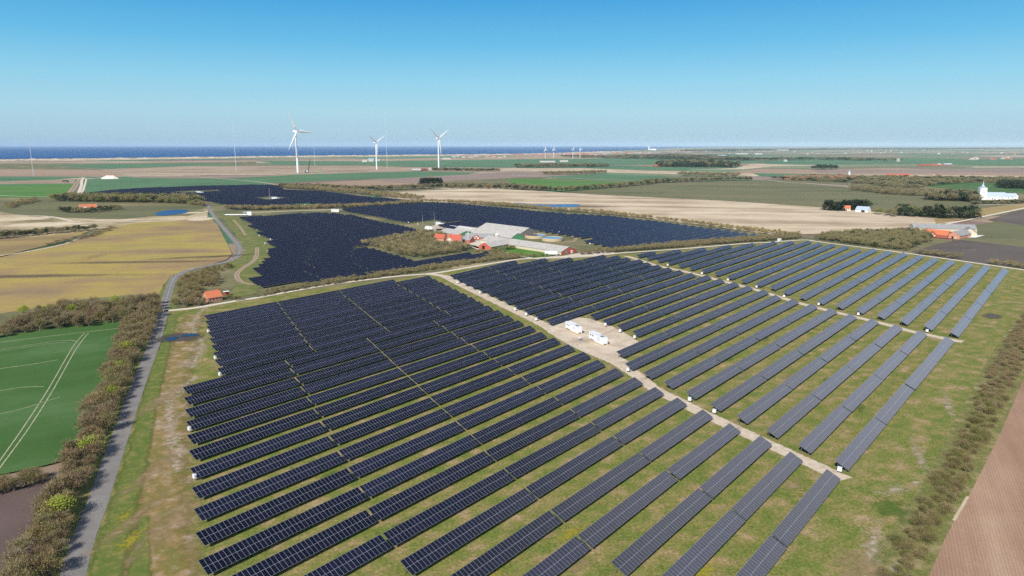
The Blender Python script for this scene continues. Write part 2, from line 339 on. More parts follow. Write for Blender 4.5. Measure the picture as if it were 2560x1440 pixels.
field('orange',[(-300,610),(-300,590),(0,598),(110,590),(225,576),(195,590),(150,606),(60,626),(0,641),(-300,680)])
field('yellow',[(-500,800),(-500,690),(0,643),(60,629),(170,607),(250,573),(340,557),(430,551),(515,546),(530,549),(543,560),(556,585),(574,620),(580,634),(566,649),(520,663),(470,673),(432,687),(408,713),(398,740),(330,738),(200,750),(100,770),(0,786)])
field('heath',[(-500,860),(-500,790),(0,783),(100,768),(200,748),(330,736),(400,735),(410,760),(390,800),(330,830),(300,815),(0,850)])
field('crop',[(-700,1000),(-500,880),(0,838),(150,818),(300,799),(330,796),(345,820),(300,930),(250,1050),(200,1140),(100,1165),(0,1185),(-700,1350)])
field('plough',[(-900,1900),(-700,1330),(0,1224),(60,1214),(140,1190),(180,1200),(120,1350),(60,1500),(-200,2000)])
field('verge',[(-300,2400),(-20,1700),(60,1440),(100,1330),(150,1220),(200,1130),(250,1030),(300,930),(340,830),(380,760),(425,690),(445,690),(440,770),(395,900),(330,1100),(290,1290),(250,1440),(170,1900),(60,2400)])
field('site',[(60,2600),(200,1900),(236,1440),(300,1220),(350,1040),(398,850),(430,775),(520,766),(760,726),(1000,696),(1280,655),(1500,640),(1800,618),(2020,600),(2085,610),(2300,638),(2600,681),(2900,722),(2900,900),(2560,900),(2420,1160),(2290,1440),(2100,2000),(1900,2600)])
field('verge',[(2900,640),(2560,900),(2490,1040),(2420,1180),(2340,1330),(2290,1440),(2150,1900),(2300,2000),(2400,1440),(2500,1230),(2600,1080),(2900,900)])
F['rough']=soil('rough_grass',[(.36,(150,138,100)),(.46,(124,120,74)),(.56,(104,110,58)),(.68,(140,124,88))],.16,fine=1.4,contrast=.4,bump=.5)
field('rough',[(2900,620),(2560,770),(2480,880),(2400,1030),(2320,1180),(2230,1320),(2150,1440),(1950,1900),(2200,2000),(2330,1440),(2440,1230),(2560,985),(2900,720)])
field('plough3',[(2322,1440),(2365,1340),(2440,1205),(2500,1085),(2560,945),(2900,600),(3600,1200),(3300,2600),(2150,2300),(2250,1600)])
field('lawn',[(1232,622),(1262,615),(1290,617),(1375,636),(1378,641),(1340,644),(1300,640),(1260,633)])
field('heath',[(560,745),(600,700),(640,640),(640,590),(580,545),(520,520),(545,545),(590,600),(606,630),(590,652),(540,680),(540,720)],dz=.02)
field('verge',[(600,690),(560,655),(606,640),(610,620),(585,580),(545,530),(590,540),(640,580),(690,620),(670,650),(660,700),(640,735),(560,745),(590,715)])
# ------------------------------------------------------------------ tracks, roads, bare patches
GR=[(.3,(176,158,136)),(.5,(198,182,160)),(.7,(214,200,180))]
M['gravel']=edged('gravel_track',GR,.5,edge=.10,nscale=.35,soft=.06)
M['gravelroad']=edged('pale_gravel_road',[(.3,(198,186,166)),(.7,(222,210,190))],.5,edge=.03,nscale=.3,soft=.05)
M['dirttrack']=edged('dirt_track',[(.3,(150,130,106)),(.7,(176,156,132))],.5,edge=.08,nscale=.3,tracks=True)
M['patch']=edged('bare_patch',[(.3,(164,144,120)),(.5,(184,166,144)),(.7,(206,192,176))],.5,edge=.42,nscale=.5,soft=.4,radial=True,amount=.7)
M['patch_tan']=edged('tan_patch',[(.3,(146,122,86)),(.7,(172,150,116))],.3,edge=.34,nscale=.3,soft=.35,radial=True,amount=.7)
M['patch_green']=edged('lush_patch',[(.3,(66,96,36)),(.7,(96,120,48))],.5,edge=.34,nscale=.35,soft=.35,radial=True,amount=.75)
M['patch_flower']=edged('yellow_flower_patch',[(.3,(126,128,50)),(.7,(188,168,48))],1.5,edge=.45,nscale=.9,soft=.1,radial=True,amount=.7)
M['pale']=edged('trodden_sand',[(.3,(176,160,140)),(.5,(190,174,154)),(.7,(210,198,182))],.9,edge=.5,nscale=.5,soft=.4,amount=.75)
M['tram']=edged('tramline_soil',[(.3,(146,150,118)),(.7,(180,176,148))],.5,edge=.12,nscale=.5,soft=.15)
M['mud']=edged('wet_mud',[(.3,(74,66,58)),(.7,(100,88,74))],.4,edge=.16,nscale=.12,soft=.2,radial=True,amount=.9,rough=.6)
M['mud_far']=edged('damp_soil',[(.3,(104,92,76)),(.7,(124,110,90))],.05,edge=.16,nscale=.02,soft=.3,radial=True,amount=.7)
M['scar']=edged('pale_sand_scar',[(.3,(190,172,140)),(.7,(220,204,176))],.05,edge=.2,nscale=.02,soft=.12,radial=True)
M['puddle']=edged('puddle_water',[(.3,(22,40,70)),(.7,(36,54,86))],.4,edge=.26,nscale=.35,soft=.08,radial=True,rough=.12,spec=.3,k=.7)
M['asphalt']=soil('asphalt',[(.3,(120,116,112)),(.7,(138,134,130))],.15,fine=2.5,contrast=.10)
M['shoulder']=edged('sandy_shoulder',[(.3,(176,160,132)),(.7,(204,188,158))],.8,edge=.12,nscale=.5)
def patch(px, rx, ry, hd, mat, z, name='bare_ground_patch'):
    if rx<ry and hd<45: rx,ry=ry,rx
    c=G(*px); a=R(90-hd); b=MB(); q=[]
    for sx,sy in ((-1,-1),(1,-1),(1,1),(-1,1)):
        x=sx*rx; y=sy*ry; q.append((c.x+x*math.cos(a)-y*math.sin(a), c.y+x*math.sin(a)+y*math.cos(a), z))
    b.face(q,[(0,0),(1,0),(1,1),(0,1)]); tag(b.build(name,M[mat]),kind='structure')
print('top field z',zc[0]); Z1=zc[0]+.006
ROAD=[(100,1800),(182,1440),(207,1350),(242,1260),(272,1170),(304,1080),(346,960),(389,850),(404,795),(417,745),(428,712),(442,688),(480,673),(530,662),(572,652),(592,641),(599,629),(597,615),(581,595),(561,572),(544,552),(531,535),(523,520),(517,508),(500,501),(440,497),(330,492)]
ribbon('road_shoulder', ROAD, 6.3, M['shoulder'], Z1)
ribbon('road', ROAD, 5.3, M['asphalt'], Z1+.005)
# dashed centre line
def dashes():
    P=smooth([G(*p) for p in ROAD],10); m=plain('road_paint',(225,225,220),.7,var=.05); b=MB(); acc=0
    for a,c in zip(P,P[1:]):
        L=(c-a).length; d=(c-a)/L; q=Vector((-d.y,d.x,0))*.09; t=0
        while t<L:
            ph=(acc+t)%10; step=min(L-t, (5-ph) if ph<5 else (10-ph)); step=max(step,.05)
            if ph<5 and (a+d*t).y>335:
                p=a+d*t; e=a+d*(t+step); b.face([(p-q)[:2]+(Z1+.009,),(e-q)[:2]+(Z1+.009,),(e+q)[:2]+(Z1+.009,),(p+q)[:2]+(Z1+.009,)])
            t+=step
        acc+=L
    tag(b.build('road_marking',m),kind='structure')
dashes()
ribbon('path',[(404,778),(430,775),(480,770),(530,762),(600,750),(640,744),(760,722),(860,706),(985,691),(1080,683),(1150,672),(1280,650),(1340,645),(1400,641),(1500,637),(1560,631.5),(1700,622),(1855,609),(1920,605.5),(2009,599.5),(2040,603),(2085,609),(2183,621.5),(2298,637),(2425,655),(2560,674.5),(2700,694)],4.6,M['gravelroad'],Z1+.005)
ribbon('path',[(1070,684),(1110,690),(1140,705),(1190,729),(1250,758),(1310,787),(1360,812),(1400,838),(1450,866),(1500,888),(1540,905),(1590,936),(1640,974),(1700,1003),(1734,1021),(1799,1052),(1865,1083),(1949,1122),(2043,1165),(2092,1188),(2112,1198)],(8.5,6.5),M['gravel'],Z1)
sheet('path',[(1365,812),(1395,798),(1440,792),(1480,797),(1530,815),(1580,842),(1605,860),(1575,872),(1553,890),(1600,925),(1565,912),(1490,885),(1440,864),(1390,838)],soil('gravel_yard',GR,.12,fine=1.2,contrast=.1),Z1+.005)
ribbon('path',[(1565,640),(1587,646),(1633,661),(1661,668),(1691,674),(1722,681),(1753,688),(1785,697),(1823,706),(1855,715),(1890,724),(1945,741),(2012,761),(2055,772),(2110,785),(2160,797),(2217,811),(2275,827),(2340,841),(2407,854)],6.0,M['gravel'],Z1)
ribbon('path',[(1180,613),(1200,620),(1240,627),(1290,637),(1330,645),(1350,646)],5,M['gravelroad'],Z1+.004)
sheet('farmyard',[(1140,606),(1180,601),(1215,598),(1250,603),(1215,614),(1195,624),(1165,612)],soil('yard_gravel',[(.3,(196,184,168)),(.7,(214,204,190))],.1,fine=1,contrast=.08),Z1+.004)
sheet('farmyard',[(1340,647),(1398,641),(1448,632),(1490,627),(1540,631),(1500,640),(1420,645)],soil('yard_gravel_b',[(.3,(186,172,154)),(.7,(206,194,178))],.1,fine=1,contrast=.08),Z1+.003)
sheet('farmyard',[(1060,568),(1085,563),(1130,566),(1170,575),(1110,582),(1065,586)],soil('yard_gravel_c',[(.3,(176,158,140)),(.7,(200,184,164))],.1,fine=1,contrast=.08),Z1+.002)
ribbon('path',[(655,712),(625,710),(600,702),(592,686),(605,671),(630,655),(641,639),(643,618)],4.5,M['dirttrack'],Z1)
ribbon('path',[(583,549),(600,567),(614,588)],3.5,M['dirttrack'],Z1)
ribbon('path',[(1400,608),(1430,604),(1440,596),(1425,588),(1390,582)],4,M['dirttrack'],Z1+.02)
for pts,w in (([(211,832),(180,870),(122,970),(60,1065),(0,1150),(-60,1230)],.55),([(221,832),(190,872),(135,970),(75,1065),(6,1160),(-60,1250)],.55),([(0,855),(165,835),(300,820)],.8),([(0,873),(60,864),(120,855),(170,850),(195,853)],.6),([(-60,1040),(0,1034),(60,1020),(110,1004),(150,992)],.5),([(-50,930),(0,921),(80,910),(145,899)],.7),([(0,976),(60,967),(110,966)],.6),([(-60,884),(0,877),(60,868),(120,859),(170,855)],.5)):
    ribbon('wheel_track',pts,w,M['tram'],Z1)
ribbon('path',[(-60,486),(60,491),(150,491),(200,484),(212,462),(216,447)],5,M['gravelroad'],Z1)
ribbon('path',[(195,487),(203,465),(207,447),(222,443),(330,441),(400,440)],7,M['gravelroad'],Z1)
ribbon('path',[(170,488),(190,462),(203,443)],14,M['mud_far'] if 0 else M['dirttrack'],Z1-.01)
ribbon('path',[(500,443),(620,452),(690,461)],6,M['gravelroad'],Z1)
ribbon('path',[(1280,438),(1400,444),(1640,454),(1700,452),(1880,449),(1990,457),(2130,466),(2260,478)],7,M['gravelroad'],Z1)
ribbon('road',[(2240,592),(2345,565),(2400,553),(2450,543),(2560,520),(2700,490)],6,M['gravelroad'],Z1)
ribbon('path',[(2440,512),(2500,511),(2560,513),(2640,516)],6,M['gravelroad'],Z1)
ribbon('path',[(620,531),(740,527),(840,524),(870,526)],6,M['gravelroad'],Z1)
ribbon('path',[(-60,646),(60,630),(165,608),(240,576)],2.5,M['gravelroad'],Z1)
ribbon('path',[(-60,540),(110,540),(200,555),(300,553),(420,552),(520,540)],6,M['scar'] if 0 else M['gravelroad'],Z1)
ribbon('drainage_ditch',[(2385,1300),(2420,1240)],1,M['shoulder'],Z1)
ribbon('path',[(560,757),(510,772),(488,800),(480,820),(500,850),(505,870),(488,900),(480,920)],(5,8),M['pale'],Z1+.002)
ribbon('path',[(490,940),(450,975),(428,1010),(424,1060),(440,1120),(440,1180)],(6,9),M['pale'],Z1+.002)
M['grass_edge']=edged('roadside_grass',[(.36,(132,126,72)),(.48,(106,116,54)),(.6,(88,108,46)),(.72,(128,126,72))],.3,edge=.16,nscale=.18,soft=.16,k=1.05)
M['dirt_edge']=edged('worn_headland',[(.34,(190,170,146)),(.42,(160,138,104)),(.5,(140,120,74)),(.58,(118,114,58)),(.68,(158,140,104))],.16,edge=.14,nscale=.14,soft=.25,amount=.92)
ribbon('headland',[(380,1800),(395,1440),(400,1300),(405,1180),(418,1060),(432,960),(455,880),(470,830),(490,785)],(24,15),M['dirt_edge'],Z1-.002)
ribbon('verge',[(190,1800),(262,1440),(300,1300),(338,1160),(366,1040),(400,900),(424,820),(438,788),(500,771)],(11,6),M['grass_edge'],Z1+.0)
ribbon('verge',[(330,1700),(345,1440),(352,1360),(360,1290)],(9,3),M['grass_edge'],Z1+.001)
rp=random.Random(11)
for px,rx,ry,hd,mt in [((478,810),10,16,5,'patch'),((505,850),5,14,0,'patch'),((492,872),8,12,0,'patch'),((470,905),6,16,0,'patch'),((430,985),6,22,0,'patch'),((425,1050),6,16,0,'patch'),((432,1100),5,10,0,'patch'),((475,1200),4,4,0,'patch'),((475,1345),3,3,0,'patch'),((505,770),5,8,30,'patch'),
    ((1460,850),20,10,60,'patch'),((1560,905),8,4,60,'patch'),((1640,855),40,2.5,39,'patch'),((1560,815),70,2,39,'patch'),((1650,925),50,1.6,39,'patch'),((380,1180),5,30,3,'patch_tan'),((400,1000),6,30,3,'patch_tan'),((330,1300),4,26,8,'patch_tan'),((430,1300),8,30,4,'patch_tan'),
    ((2230,1225),9,4,60,'patch'),((2270,1225),4,2,60,'patch'),((2300,1140),3,24,20,'patch'),((2180,1370),4,22,30,'patch'),((2370,1010),3,26,25,'patch'),((2230,1270),8,10,30,'patch_green'),((2150,1420),9,12,20,'patch_tan'),
    ((2510,700),9,3,60,'patch_flower'),((2540,715),8,3,60,'patch_flower'),((2330,790),8,3,60,'patch_flower'),((2515,745),9,4,60,'patch_flower'),((2340,705),9,3,60,'patch_flower'),((325,1350),3,8,0,'patch_flower'),((310,1290),2,5,0,'patch_flower'),((2480,790),10,6,40,'mud'),
    ((600,605),5,18,-25,'patch'),((610,625),5,12,-20,'patch'),((70,690),30,8,80,'patch_tan')]:
    Z1+=.0008; patch(px,rx,ry,hd,mt,Z1+.02)
for i in range(46):      # worn and lush spots between the rows
    px=(rp.uniform(700,2350),rp.uniform(760,1440)); Z1+=.0006
    patch(px,rp.uniform(4,11),rp.uniform(1.5,3.5),39+rp.uniform(-8,8),rp.choice(['patch_tan','patch_tan','patch_green','patch_green','patch','patch_flower']),Z1+.02)
for px,rx,ry,hd,mt in [((450,843),15,12,88,'mud'),((560,640),30,8,60,'mud_far'),((500,642),60,7,70,'mud_far'),((340,655),90,9,85,'mud_far'),((240,640),30,12,0,'patch_tan'),((80,690),100,10,85,'mud_far'),
    ((110,560),70,40,80,'scar'),((30,548),60,40,60,'scar'),((300,550),60,16,80,'scar'),((480,532),30,16,60,'scar'),((500,548),20,30,-10,'scar'),((150,565),80,8,80,'scar'),((2430,625),14,3,88,'patch'),
    ((270,444),40,40,0,'scar'),((1390,516),130,30,92,'mud_far'),((1340,511),90,16,95,'mud_far'),((390,440),200,30,88,'scar'),((600,436),260,40,88,'scar'),((720,433),120,40,88,'scar'),((1200,470),200,40,92,'scar'),((2010,478),60,12,90,'patch_tan'),((200,447),70,30,80,'scar')]:
    Z1+=.002; patch(px,rx,ry,hd,mt,Z1+.02)
def pond(name, px, z, c, label=None):
    m,nt,n,l,b=newmat(name+'_water'); b.inputs["Roughness"].default_value=.35; b.inputs["Base Color"].default_value=col(c); b.inputs["Specular IOR Level"].default_value=.14
    P=smooth([G(*p) for p in px+[px[0]]],6); bb=MB(); bb.face([(p.x,p.y,z) for p in P[:-1]]); o=bb.build(name,m)
    if o.data.polygons[0].normal.z<0: o.data.flip_normals()
    tag(o,kind='structure')
pond('pond',[(384,534),(410,527),(440,524),(466,525),(471,529),(462,533),(430,537),(400,539)],Z1+.03,(34,74,122))
pond('pond',[(1268,509),(1300,507.5),(1345,511.5),(1400,510.5),(1440,510),(1450,513),(1432,517.5),(1385,517.5),(1345,514),(1300,511.5)],Z1+.03,(74,112,150))
patch((428,847),4.2,5.0,85,'puddle',Z1+.05,'puddle'); patch((474,838),5.6,4.6,80,'puddle',Z1+.055,'puddle')
# ------------------------------------------------------------------ solar tables
def panelmat(name='solar_glass',lc=(.36,.39,.42,1)):
    m,nt,n,l,b=newmat(name)
    t=n.new("ShaderNodeTexCoord"); u=n.new("ShaderNodeSeparateXYZ"); l.new(t.outputs["UV"],u.inputs[0])
    def edge(o, w):
        f=math_node(n,l,'FRACT',o); d=math_node(n,l,'ABSOLUTE',math_node(n,l,'SUBTRACT',f,.5)); return math_node(n,l,'GREATER_THAN',d,.5-w)
    ln=math_node(n,l,'MAXIMUM',edge(u.outputs[0],.024),edge(u.outputs[1],.013))
    f=math_node(n,l,'ABSOLUTE',math_node(n,l,'SUBTRACT',math_node(n,l,'FRACT',u.outputs[1]),.5)); half=math_node(n,l,'MULTIPLY',math_node(n,l,'LESS_THAN',f,.007),.35)
    fl=n.new("ShaderNodeVectorMath"); fl.operation='FLOOR'; l.new(t.outputs["UV"],fl.inputs[0])
    wn_=n.new("ShaderNodeTexWhiteNoise"); wn_.noise_dimensions='3D'
    oi=n.new("ShaderNodeObjectInfo"); ad=n.new("ShaderNodeVectorMath"); l.new(fl.outputs[0],ad.inputs[0]); l.new(oi.outputs["Location"],ad.inputs[1]); l.new(ad.outputs[0],wn_.inputs["Vector"])
    r=n.new("ShaderNodeValToRGB"); e=r.color_ramp.elements; e[0].color=(.007,.010,.022,1); e[1].color=(.015,.013,.034,1)
    l.new(wn_.outputs["Value"],r.inputs[0])
    du=n.new('ShaderNodeMapRange'); du.inputs[3].default_value=.6; du.inputs[4].default_value=1.25; l.new(oi.outputs['Random'],du.inputs[0]); sc_=n.new('ShaderNodeVectorMath'); sc_.operation='SCALE'; l.new(r.outputs[0],sc_.inputs[0]); l.new(du.outputs[0],sc_.inputs['Scale'])
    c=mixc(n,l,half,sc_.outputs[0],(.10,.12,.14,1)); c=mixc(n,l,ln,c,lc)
    l.new(c,b.inputs["Base Color"])
    rr=n.new("ShaderNodeMapRange"); rr.inputs[3].default_value=.22; rr.inputs[4].default_value=.45; l.new(ln,rr.inputs[0]); l.new(rr.outputs[0],b.inputs["Roughness"])
    b.inputs["Specular IOR Level"].default_value=.5; b.inputs["IOR"].default_value=1.56
    return m
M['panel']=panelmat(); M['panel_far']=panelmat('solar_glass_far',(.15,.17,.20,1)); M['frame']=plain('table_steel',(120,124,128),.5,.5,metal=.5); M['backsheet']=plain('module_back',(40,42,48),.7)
MODW=1.15; TLEN=4.45; H1,H2=1.0,2.9; YH=math.sqrt(TLEN**2-(H2-H1)**2)
cache={}
def table_meshes(nm):
    if nm in cache: return cache[nm]
    L=nm*MODW; b=MB(); t=.04; nrm=Vector((0,-(H2-H1),YH)).normalized()*t
    A,B_,C,D=Vector((0,0,H1)),Vector((L,0,H1)),Vector((L,YH,H2)),Vector((0,YH,H2))
    b.face([A+nrm,B_+nrm,C+nrm,D+nrm],[(0,0),(nm,0),(nm,2),(0,2)],0)
    b.face([D,C,B_,A],m=1)
    for p,q in ((A,B_),(B_,C),(C,D),(D,A)): b.face([p,q,q+nrm,p+nrm],m=2)
    surf=b.mesh('panel_surface',[M['panel'],M['backsheet'],M['frame']])
    f=MB(); k=max(2,int(L/5.2)+1)
    for i in range(k):
        x=.6+(L-1.2)*i/(k-1)
        f.tube((x,.9,-.1),(x,.9,H1+.9*(H2-H1)/YH-.12),.07,.07,6); f.tube((x,3.1,-.1),(x,3.1,H1+3.1*(H2-H1)/YH-.12),.07,.07,6)
        f.tube((x,.25,H1+.0),(x,YH-.25,H2-.24),.06,.06,5)
    for y in (.5,1.7,2.6,3.6):
        z=H1+y*(H2-H1)/YH-.06; f.tube((.02,y,z),(L-.02,y,z),.045,.045,4)
    fr=f.mesh('support_frame',M['frame'])
    cache[nm]=(surf,fr); return cache[nm]
ORD=['zeroth','first','second','third','fourth','fifth','sixth','seventh','eighth','ninth','tenth','eleventh','twelfth','thirteenth','fourteenth','fifteenth','sixteenth','seventeenth','eighteenth','nineteenth','twentieth','twenty-first','twenty-second','twenty-third','twenty-fourth','twenty-fifth','twenty-sixth','twenty-seventh','twenty-eighth','twenty-ninth','thirtieth']
TABLES=[]   # (distance, origin, angle, n modules, label, group)
def row_tables(P, Q, label=None, group=None, first=None, mn=6, full=39):
    """tables from P to Q (upper, left edge of the row), each 39 modules long"""
    P=Vector(P[:2]); Q=Vector(Q[:2]); d=Q-P; L=d.length; d/=L; yv=Vector((-d.y,d.x)); a=math.atan2(d.y,d.x)
    s=0.0; k=1; out=[]
    while L-s > mn*MODW:
        nm=full if (L-s)>full*MODW+6 else int((L-s+.3)/MODW)
        nm=min(nm, full) if (L-s)<full*MODW+6 and nm>full+3 else nm
        o=P+d*s-yv*YH; out.append((o,a,nm)); s+=nm*MODW+.62
    for i,(o,a,nm) in enumerate(out):
        mid=o+d*nm*MODW/2
        TABLES.append([mid.length,o,a,nm,(label%(ORD[i+1],) if label else None),group,mid])
AL=[(509.8,789.1),(512.2,802.7),(516.1,816.5),(519.7,830.8),(523.7,846.7),(528.1,863.8),(532.3,881.9),(537.3,901.3),(543.1,921.4),(456.4,968.3),(459.4,994.1),(461.8,1023.8),(464.6,1054.2),(467.2,1088.9),(471.9,1127.3),(474.7,1171.1),(478.7,1219.4),(484,1272.8),(488.75,1332.5),(495,1402.5)]
AR=[(984,698.2),(1073,688.8),(1088.2,697.3),(1104,705.3),(1121.6,713.4),(1139.8,722.6),(1158.8,732),(1178.5,741.6),(1199.6,752.5),(1222.1,763.1),(1245.3,775),(1270.6,787.3),(1296.6,799.6),(1324.8,813.6),(1354.3,828.8),(1385.6,844),(1420.5,860.8),(1457.5,879.1),(1496.4,898.4),(1540.4,919.7),(1586.4,942.9),(1637.7,967.3),(1693.3,993.6),(1757,1024),(1824,1057),(1900,1090),(1975,1127.5),(2067,1172)]
s_=7.1111
BL=[(1100+x/s_,620+y/s_) for x,y in [(170,485),(285,545),(400,605),(530,660),(678,725),(822,788),(975,855),(1130,930),(1303,1010),(1483,1098),(1670,1183),(1878,1283)]]+[(1280+x/4,600+y/4) for x,y in [(775,750),(905,800),(1045,855),(1200,915),(1040,1118),(1128,1238)]]+[(1608.2,931.4)]+[(1640+x/5.3333,940+y/5.3333) for x,y in [(103,78),(397,215),(723,372),(1072,530),(1465,715),(1895,915),(2380,1130)]]
BR=[(1287,651.2),(1362.3,645.3),(1435.4,640.8),(1508.8,636.3),(1553.8,635.8)]+[(1560+x/s_,590+y/s_) for x,y in [(110,365),(280,410),(470,450),(650,495),(850,540),(1030,590),(1250,640),(1475,693),(1710,755),(1960,817),(2210,878)]]+[(1860+x/s_,580+y/s_) for x,y in [(345,1020),(570,1118),(870,1190),(1190,1272),(1535,1355)]]+[(2100+x/8,740+y/8) for x,y in [(205,345),(625,445),(1100,560),(1580,675),(2120,800)]]
CL=[(1560+x/s_,590+y/s_) for x,y in [(215,335),(385,375),(570,420),(755,462),(950,510),(1150,553),(1365,603),(1595,655),(1830,715),(2070,782),(2325,840)]]+[(1860+x/s_,580+y/s_) for x,y in [(190,905),(455,970),(680,1055),(975,1140),(1290,1220),(1630,1300),(1985,1380)]]+[(2100+x/8,740+y/8) for x,y in [(735,375),(1190,490),(1675,595),(2195,720)]]
CL=CL[:11]+CL[12:]
CR=[(1633,627.7),(1696.4,623),(1759,618),(1821.6,611.8)]+[(1860+x/s_,580+y/s_) for x,y in [(145,190),(530,162),(840,158),(1140,152),(1365,175),(1565,203),(1800,235),(2040,280),(2300,290)]]+[(2200+x/s_,600+y/s_) for x,y in [(140,190),(410,215),(690,262),(960,305),(1250,345),(1560,395),(1865,440),(2190,490)]]
U=Vector((math.sin(R(39.27)),math.cos(R(39.27)))); V=Vector((math.cos(R(39.27)),-math.sin(R(39.27))))
nA=len(AR)
for k in range(nA):
    Q=G(*AR[k],H2); Q2=Vector(Q[:2])
    if k<len(AL): P2=Vector(G(*AL[k],H2)[:2])
    else: P2=Q2-U*(4*45.47-.6)
    row_tables(P2,Q2,'solar table, %s from the left in the '+ORD[nA-k]+' row from front of left block','solar tables in the near left block')
for k in range(len(BR)):
    row_tables(G(*BL[k],H2),G(*BR[k],H2),'solar table, %s from the left in the '+ORD[26-k]+' row from front of middle block','solar tables in the middle block')
for k in range(len(CR)):
    row_tables(G(*CL[k],H2),G(*CR[k],H2),'solar table, %s from the left in the '+ORD[21-k]+' row from front of right block','solar tables in the right block')
# far fields: rows clipped to their outlines
D_=[(595.6,541.8),(700,535),(790,530),(868,533),(900,541),(960,555),(1005,562),(1045,573),(1028,577),(1042,584),(1015,591),(925,606),(888,612),(935,620),(976,632),(1006,640),(1037,650),(1070,645),(1162,626),(1178,632),(1202,627),(1226,631),(1232,638),(1192,646),(1137,650),(1076,662),(1010,668),(969,675),(880,689),(843,689),(801,695),(655,713),(628,702),(613,690),(650,684),(638,676),(625,665),(660,658),(645.5,648),(678,643),(666.6,635),(667,622),(692,616),(661.7,603.4),(686,598),(638,580),(657,577),(616,562),(632,558)]
E_=[(850,521),(900,515),(1000,508),(1060,505.5),(1120,506),(1280,520),(1355,528),(1455,534),(1537,538),(1630,550),(1745,565),(1830,575),(1887,584),(1885,588),(1842,594),(1795,598),(1730,603),(1572,611.5),(1522,616),(1497,609),(1455,601),(1478,592),(1455,592),(1417,585),(1380,580),(1327,570),(1290,565),(1220,560),(1180,565),(1130,571),(1108,566),(1095,562),(1085,558),(1048,562),(1020,554),(980,547),(940,539),(900,532),(870,527.5)]
F_=[(190,487.5),(225,480.5),(280,474),(340,470),(450,465.5),(500,463.5),(600,462),(640,460.5),(680,461.5),(702,464.5),(708,473),(760,475),(800,476),(850,482),(900,489),(950,493),(1000,498),(1052,503),(980,510),(920,512),(870,515),(800,516),(740,517),(680,519),(620,520),(580,521),(558,509),(520,501),(500,500),(480,498),(400,500),(300,498),(190,492)]
def clip_rows(px, label, group):
    P=[Vector(G(*p,H2)[:2]) for p in px]; uv=[(p.dot(U),p.dot(V)) for p in P]
    v0=min(q[1] for q in uv); v1=max(q[1] for q in uv); k=math.ceil((v0+369)/11.85)
    rows=[]
    while -369+k*11.85<v1:
        v=-369+k*11.85; xs=[]
        for (a,b),(c,d) in zip(uv,uv[1:]+uv[:1]):
            if (b-v)*(d-v)<0: xs.append(a+(c-a)*(v-b)/(d-b))
        xs.sort()
        rows.append([(xs[i],xs[i+1],v) for i in range(0,len(xs)-1,2)]); k+=1
    n=len(rows)
    for i,r in enumerate(rows):
        for j,(a,b,v) in enumerate(r):
            if b-a<9: continue
            row_tables(U*a+V*v, U*b+V*v, None, group, mn=8)
clip_rows(D_,'','d'); nD=len(TABLES); clip_rows(E_,'','e'); clip_rows(F_,'','f')
def holes(m):   # clearings with transformer stations inside the far fields
    for c,r in ((G(497,480,0),30),(G(686,497,0),26),(G(765,514,0),16),(G(1098,559),14)):
        if (Vector(m)-Vector(c[:2])).length<r+12: return False
    return True
TABLES=[t for t in TABLES if t[4] or holes(t[6])]
def inview(t):
    x,y=t[6]; z=1-CAM_H; zc_=y*cp-z*sp
    if zc_<1: return False
    X=1280+FPX*x/zc_; Y=720-FPX*(z*cp+y*sp)/zc_
    hw=30*FPX/zc_
    return -hw<X<2560+hw and Y<1440+FPX*8/zc_
TABLES=[t for t in TABLES if inview(t)]
near=sorted([t for t in TABLES if t[4]],key=lambda t:t[0])[:300]; rest=[t for t in TABLES if t not in near]
if len(near)<300:
    pass
for d,o,a,nm,lab,grp,mid in near:
    surf,fr=table_meshes(nm)
    e=empty('solar_table',(o.x,o.y,rp.uniform(-.06,.06)),a); e.rotation_euler=(R(rp.gauss(0,.45)),R(rp.gauss(0,.09)),a+R(rp.gauss(0,.12))); tag(e,lab,'solar table',grp)
    for nme,me in (('panel_surface',surf),('support_frame',fr)):
        c=bpy.data.objects.new(nme,me); link(c,e)
# everything beyond the nearest three hundred: one mass
b=MB()
for d,o,a,nm,lab,grp,mid in rest:
    ca,sa=math.cos(a),math.sin(a); L=nm*MODW
    def T(x,y,z): return (o.x+x*ca-y*sa,o.y+x*sa+y*ca,z)
    n0=rp.randint(0,50)
    b.face([T(0,0,H1+.04),T(L,0,H1+.04),T(L,YH,H2+.04),T(0,YH,H2+.04)],[(n0,0),(n0+nm,0),(n0+nm,2),(n0,2)])
    b.face([T(0,YH,H2),T(L,YH,H2),T(L,0,H1),T(0,0,H1)],m=1)
    for (p,q) in (((0,0,H1),(L,0,H1)),((L,0,H1),(L,YH,H2)),((L,YH,H2),(0,YH,H2)),((0,YH,H2),(0,0,H1))):
        b.face([T(*p),T(*q),T(q[0],q[1],q[2]+.04),T(p[0],p[1],p[2]+.04)],m=2)
    for i in range(0,int(L),9):
        b.face([T(i+.5,.9,0),T(i+.65,.9,0),T(i+.65,.9,1.3),T(i+.5,.9,1.3)],m=2); b.face([T(i+.5,3.1,0),T(i+.65,3.1,0),T(i+.65,3.1,2.3),T(i+.5,3.1,2.3)],m=2)
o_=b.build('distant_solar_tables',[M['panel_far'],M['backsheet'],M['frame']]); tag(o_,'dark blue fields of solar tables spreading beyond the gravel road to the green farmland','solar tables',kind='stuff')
print('tables',len(near),len(rest))
